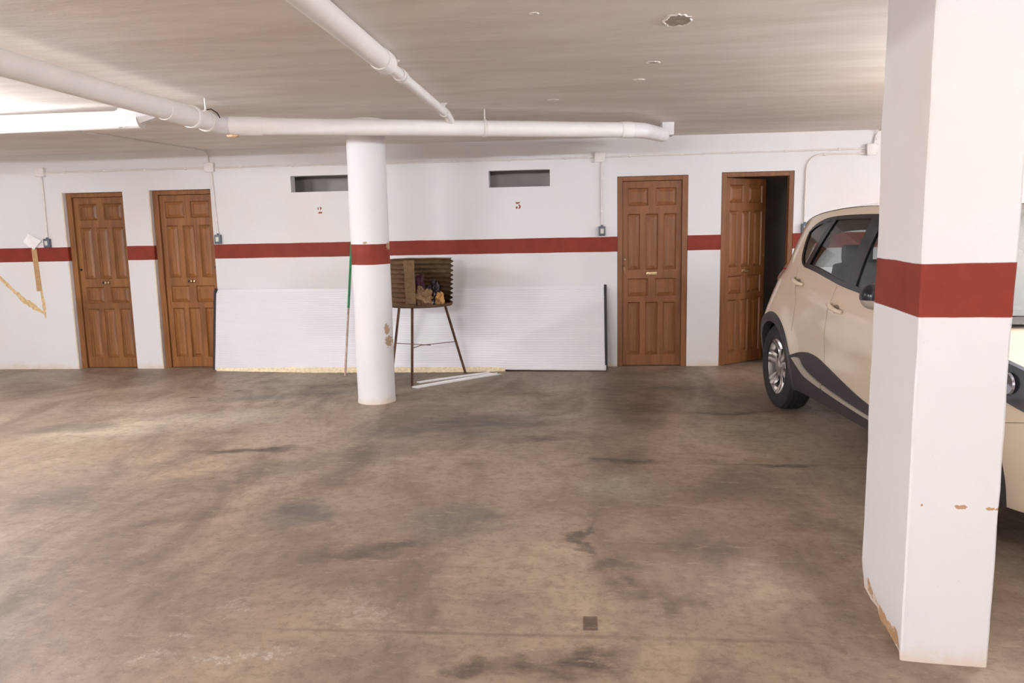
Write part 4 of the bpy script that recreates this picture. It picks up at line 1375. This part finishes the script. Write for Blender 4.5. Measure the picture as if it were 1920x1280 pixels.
# windscreen
def screen(name, u0, z0, u1, z1, bow0, bow1, mat, inset):
    rows = []
    for i in range(15):
        t = i / 14
        u = u0 + (u1 - u0) * t; z = z0 + (z1 - z0) * t + 0.02 * math.sin(PI * t)
        y = Yg(u, min(z, 1.6)) - inset
        bw = bow0 + (bow1 - bow0) * t
        rows.append([(u + bw * (1 - q * q), y * q, z + (0.045 * t) * (1 - q * q)) for q in [-1 + j / 10 for j in range(21)]])
    mb_ = MB(); mb_.grid(rows)
    return mb_.build(name, mat, car, smooth=True)
screen('windscreen', 2.50, 1.035, 1.80, 1.53, 0.22, 0.10, M_WSGLASS, 0.01)
screen('rear_window', -.53, 1.12, -.36, 1.50, -0.06, -0.03, M_GLASS, 0.03)
rows = [[(2.43 + 0.22 * (1 - q * q), .80 * q, 1.055), (2.60 + 0.22 * (1 - q * q), .78 * q, 1.028 - 0.03 * abs(q))] for q in [-1 + j / 10 for j in range(21)]]
mb_ = MB(); mb_.grid(rows); mb_.grid([[(a[0], a[1], a[2] - 0.10), (b[0], b[1], b[2] - 0.10)] for a, b in rows])
mb_.build('cowl', M_GLOSSBLK, car, smooth=True)
for yy in (-0.42, 0.12):
    MB().tube([(2.66, yy, 1.035), (2.64, yy + .1, 1.06), (2.62, yy + .52, 1.075)], 0.008, 8).build('wiper', M_GLOSSBLK, car, smooth=True)

# side glass and its black frames
belt_c = [(p, zbelt(p)) for p in [.44 + i * (2.42 - .44) / 40 for i in range(41)]]
belt_lo = [(u, z - 0.004) for u, z in belt_c]; belt_hi = [(u, z + 0.030) for u, z in belt_c]
patch('belt_moulding', belt_lo, belt_hi, M_GLOSSBLK, 40, 3, 0.006, 0.02)
top_lo = [(p.x, p.y - 0.026 if p.x > .3 else p.y - 0.015) for p in DLO_TOP]
patch('window_surround', top_lo, [(p.x, p.y + 0.004) for p in DLO_TOP], M_GLOSSBLK, 60, 3, 0.004, 0.02)
rear_in = [(p.x + 0.016, p.y) for p in DLO_REAR]
patch('window_surround', [(p.x - 0.003, p.y) for p in DLO_REAR], rear_in, M_GLOSSBLK, 20, 3, 0.004, 0.02)
# slanted posts: (bottom u, width, top u)
def post_edges(ub, ut, w):
    n = 12
    A, B = [], []
    for i in range(n + 1):
        t = i / n
        for lst, k in ((A, 0), (B, w)):
            u = ub + (ut - ub) * t + k
            zb_, zt_ = zbelt(u) + 0.005, curve_z(DLO_TOP, u)
            lst.append((u, zb_ + (zt_ - zb_) * t))
    return A, B
A_, B_ = post_edges(.44, .59, .070)
patch('quarter_post', A_, B_, M_GLOSSBLK, 16, 3, 0.005, 0.025)
A_, B_ = post_edges(1.17, 1.135, .15)
patch('centre_post', A_, B_, M_GLOSSBLK, 16, 3, 0.005, 0.025)
def pane(ub0, ut0, ub1, ut1):
    n = 24
    A, B = [], []
    for i in range(n + 1):
        t = i / n
        A.append((ub0 + (ub1 - ub0) * t, zbelt(ub0 + (ub1 - ub0) * t)))
        B.append((ut0 + (ut1 - ut0) * t, curve_z(DLO_TOP, ut0 + (ut1 - ut0) * t)))
    patch('side_window', A, B, M_GLASS, n, 10, -0.004, 0)
pane(.49, .64, 1.2, 1.15)
pane(1.29, 1.26, 2.40, 1.75)
patch('quarter_window', [(p.x, p.y) for p in DLO_REAR], [(.47 + .14 * i / 12, 1.165 + (1.53 - 1.165) * i / 12) for i in range(13)], M_GLASS, 16, 6, -0.004, 0)

# door handles
for (u, z) in ((.40, 1.055), (1.13, .925)):
    for s in (-1, 1):
        base = CP(u, z, 0, s)
        cup = MB()
        rows = []
        for i in range(9):
            ph = PI * i / 16
            rows.append([CP(u + 0.045 * math.cos(ph) * math.cos(a), z + 0.030 * math.cos(ph) * math.sin(a) - 0.004, 0.003 - 0.0 * math.sin(ph), s) for a in [2 * PI * j / 20 for j in range(21)]])
        cup.grid(rows)
        cup.build('handle_cup', M_SEAM, car, smooth=True)
        pts = [CP(u - 0.10, z + 0.024, 0.004, s), CP(u - 0.075, z + 0.020, 0.028, s), CP(u, z + 0.006, 0.040, s), CP(u + 0.075, z - 0.010, 0.032, s), CP(u + 0.105, z - 0.018, 0.004, s)]
        MB().tube(pts, [0.012, 0.014, 0.016, 0.015, 0.012], 12).build('door_handle', M_PAINT, car, smooth=True)

# mirrors
for s in (-1, 1):
    m_ = MB()
    rows = []
    c = Vector((2.05, s * 0.975, 1.09))
    for i in range(13):
        ph = -PI / 2 + PI * i / 12
        rows.append([c + Vector((0.07 * math.cos(ph) * abs(math.cos(a)) ** .7 * math.copysign(1, math.cos(a)), s * 0.115 * math.cos(ph) ** .6 * abs(math.sin(a)) ** .8 * math.copysign(1, math.sin(a)), 0.076 * math.sin(ph))) for a in [2 * PI * j / 28 for j in range(29)]])
    m_.grid(rows[5:])
    mir = m_.build('mirror_cap', M_GLOSSBLK, car, smooth=True)
    m2 = MB(); m2.grid(rows[:6])
    m2.build('mirror_base', M_CHROME, mir, smooth=True)
    MB().tube([(2.09, s * 0.82, 1.03), (2.07, s * 0.90, 1.06)], [0.03, 0.026], 12).build('mirror_arm', M_GLOSSBLK, mir, smooth=True)

# lamps
tail_a = smoothc([(-.52, 1.10), (-.38, 1.145), (-.20, 1.165), (-.02, 1.14)])
tail_b = smoothc([(-.55, .97), (-.40, 1.0), (-.25, 1.05), (-.02, 1.128)])
patch('tail_lamp', tail_b, tail_a, M_REDLAMP, 20, 5, 0.022, 0.03)
head_a = smoothc([(2.70, .885), (2.85, .885), (3.02, .855), (3.18, .80), (3.30, .735)])
head_b = smoothc([(2.70, .875), (2.80, .79), (2.93, .715), (3.10, .66), (3.30, .63)])
for ob in patch('head_lamp', head_b, head_a, M_LAMP, 24, 8, 0.008, 0.02):
    s = -1 if ob.data.vertices[0].co.y < 0 else 1
    for (u, z, r) in ((2.98, .775, .05), (3.14, .725, .045)):
        p = CP(u, z, 0.012, s)
        q = MB().lathe([(r, -0.002), (r * .9, 0.006), (r * .4, 0.002), (0.004, 0.0)], 20, 'y').build('lamp_reflector', M_LAMPLIGHT, ob, smooth=True)
        q.location = p; q.rotation_euler = (0, 0, 0 if s > 0 else PI)
    hl = smoothc([(2.71, .892), (2.85, .893), (3.02, .863), (3.18, .808)])
    hb = smoothc([(2.71, .884), (2.85, .880), (3.02, .850), (3.18, .795)])
    patch('lamp_strip', [(p.x, p.y) for p in hb], [(p.x, p.y) for p in hl], M_LAMPLIGHT, 20, 2, 0.013, 0.004, sides=(s,), parent=ob)
# bumper line and grille
for (u0, z0, u1, z1) in ((2.985, .60, 3.2, .65),):
    patch('bumper_seam', [(u0, z0), (u1, z1)], [(u0, z0 + .004), (u1, z1 + .004)], M_SEAM, 8, 1, 0.0012, 0.003)
for (z0, z1, w) in ((.60, .72, .50), (.27, .45, .62)):
    rows = []
    for q in [-1 + j / 10 for j in range(21)]:
        rows.append([(interp(UFRONT, z) + 0.022 + BOW * (1 - (w * q / Yb(3.46, z)) ** 2), w * q, lift(z)) for z in (z0, (z0 + z1) / 2, z1)])
    mb_ = MB(); mb_.grid(rows); mb_.grid([[(p[0] - .08, p[1], p[2]) for p in r] for r in rows])
    mb_.build('grille', M_GLOSSBLK, car, smooth=True)

# wheels
def wheel(ax, s, steer=0.0):
    P_ = [(.225, -.095), (.262, -.108), (.312, -.106), (.336, -.088), (WR, -.060), (WR, .060), (.336, .088), (.312, .106), (.262, .108), (.225, .095)]
    tb = MB().lathe(P_, 56, 'y', cap=False)
    # tread grooves as raised ribs
    for h in (-.05, -.018, .018, .05):
        tb.lathe([(WR - .004, h - .012), (WR + .004, h - .011), (WR + .004, h + .011), (WR - .004, h + .012)], 56, 'y', cap=False)
    t_ = tb.build('wheel', M_TYRE, car, smooth=True)
    t_.location = (ax, s * 0.755, WR + 0.004)
    t_.rotation_euler = (0, 0, steer)
    f_ = s
    # barrel and lip, outer face towards side s
    prof = [(.236, .100 * f_), (.240, .092 * f_), (.226, .086 * f_), (.215, .03 * f_), (.213, -.09 * f_)]
    MB().lathe(prof, 48, 'y', cap=False).build('rim', M_RIM, t_, smooth=True)
    MB().lathe([(.208, .028 * f_), (.03, .028 * f_)], 40, 'y', cap=False).lathe([(.14, .03 * f_), (.14, .045 * f_), (.05, .05 * f_)], 32, 'y', cap=False).build('gap_backdrop', M_WELL, t_, smooth=True)  # black disc put behind the spokes as gap shade, with a brake disc
    for k in range(7):
        a = 2 * PI * k / 7 + 0.25
        rows = []
        for i in range(9):
            t = i / 8
            r = .045 + (.232 - .045) * t
            w = .026 + .030 * t ** 1.6
            y = (.070 + .020 * t - .030 * math.sin(PI * t)) * f_
            d = Vector((math.cos(a), 0, math.sin(a))); e = Vector((-math.sin(a), 0, math.cos(a)))
            row = []
            for q, dy in ((-1, -.022), (-.8, 0.0), (-.25, .004), (0, -.004), (.25, .004), (.8, 0.0), (1, -.022)):
                p = d * r + e * (w * q); p.y = y + dy * f_
                row.append(p)
            rows.append(row)
        MB().grid(rows).build('spoke', M_RIM, t_, smooth=True, sharp=50)
    MB().lathe([(.060, .058 * f_), (.056, .078 * f_), (.030, .086 * f_), (.003, .087 * f_)], 28, 'y').build('hub_cap', M_RIM, t_, smooth=True)
    return t_
for s in (-1, 1):
    wheel(0.0, s)
    wheel(AXF, s, math.radians(-26))

# seats, dashboard and steering wheel seen through the glass
def seat(u, y, w, zt_, hr=True):
    m_ = MB()
    rows = []
    prof = [(0.00, 0.74), (0.02, 0.95), (-.03, zt_ - .12), (-.07, zt_ - .03), (-.09, zt_), (-.13, zt_ - .01), (-.16, zt_ - .08), (-.14, .9), (-.12, .74)]
    for (du, z) in prof:
        k = 1 if z < zt_ - .15 else 0.86
        rows.append([(u + du, y + w * k * q, z - 0.03 * abs(q) ** 4) for q in [-1 + j / 6 for j in range(13)]])
    m_.grid(rows)
    st_ = m_.build('seat_back', M_INT, car, smooth=True)
    if hr:
        MB().box((u - .17, y - .12, zt_ + .02), (u - .07, y + .12, zt_ + .19), bev=.035).build('headrest', M_INT, st_, smooth=True)
        for q in (-.05, .05):
            MB().tube([(u - .11, y + q, zt_ - .03), (u - .115, y + q, zt_ + .05)], .006, 8).build('headrest_rod', M_CHROME, st_)
for y in (-.37, .37):
    seat(1.40, y, .24, 1.27)
seat(0.42, 0.0, .62, 1.22, False)
for y in (-.36, .36):
    MB().box((.26, y - .11, 1.19), (.35, y + .11, 1.33), bev=.03).build('headrest', M_INT, car, smooth=True)
MB().box((1.95, -.68, .86), (2.42, .68, 1.02), bev=.05).build('dashboard', M_INT, car, smooth=True)
m_ = MB()
m_.tube([(1.86 + .06 * math.sin(a), .37 + .18 * math.cos(a), 1.02 + .17 * math.sin(a)) for a in [2 * PI * i / 28 for i in range(29)]], .014, 8, cap=False)
m_.build('steering_wheel', M_INT, car, smooth=True)
for s in (-1, 1):
    MB().tube([(1.42, s * .655, 1.02), (1.38, s * .62, 1.20), (1.34, s * .56, 1.42)], .014, 6).build('seat_belt', M_BELT, car, smooth=True)
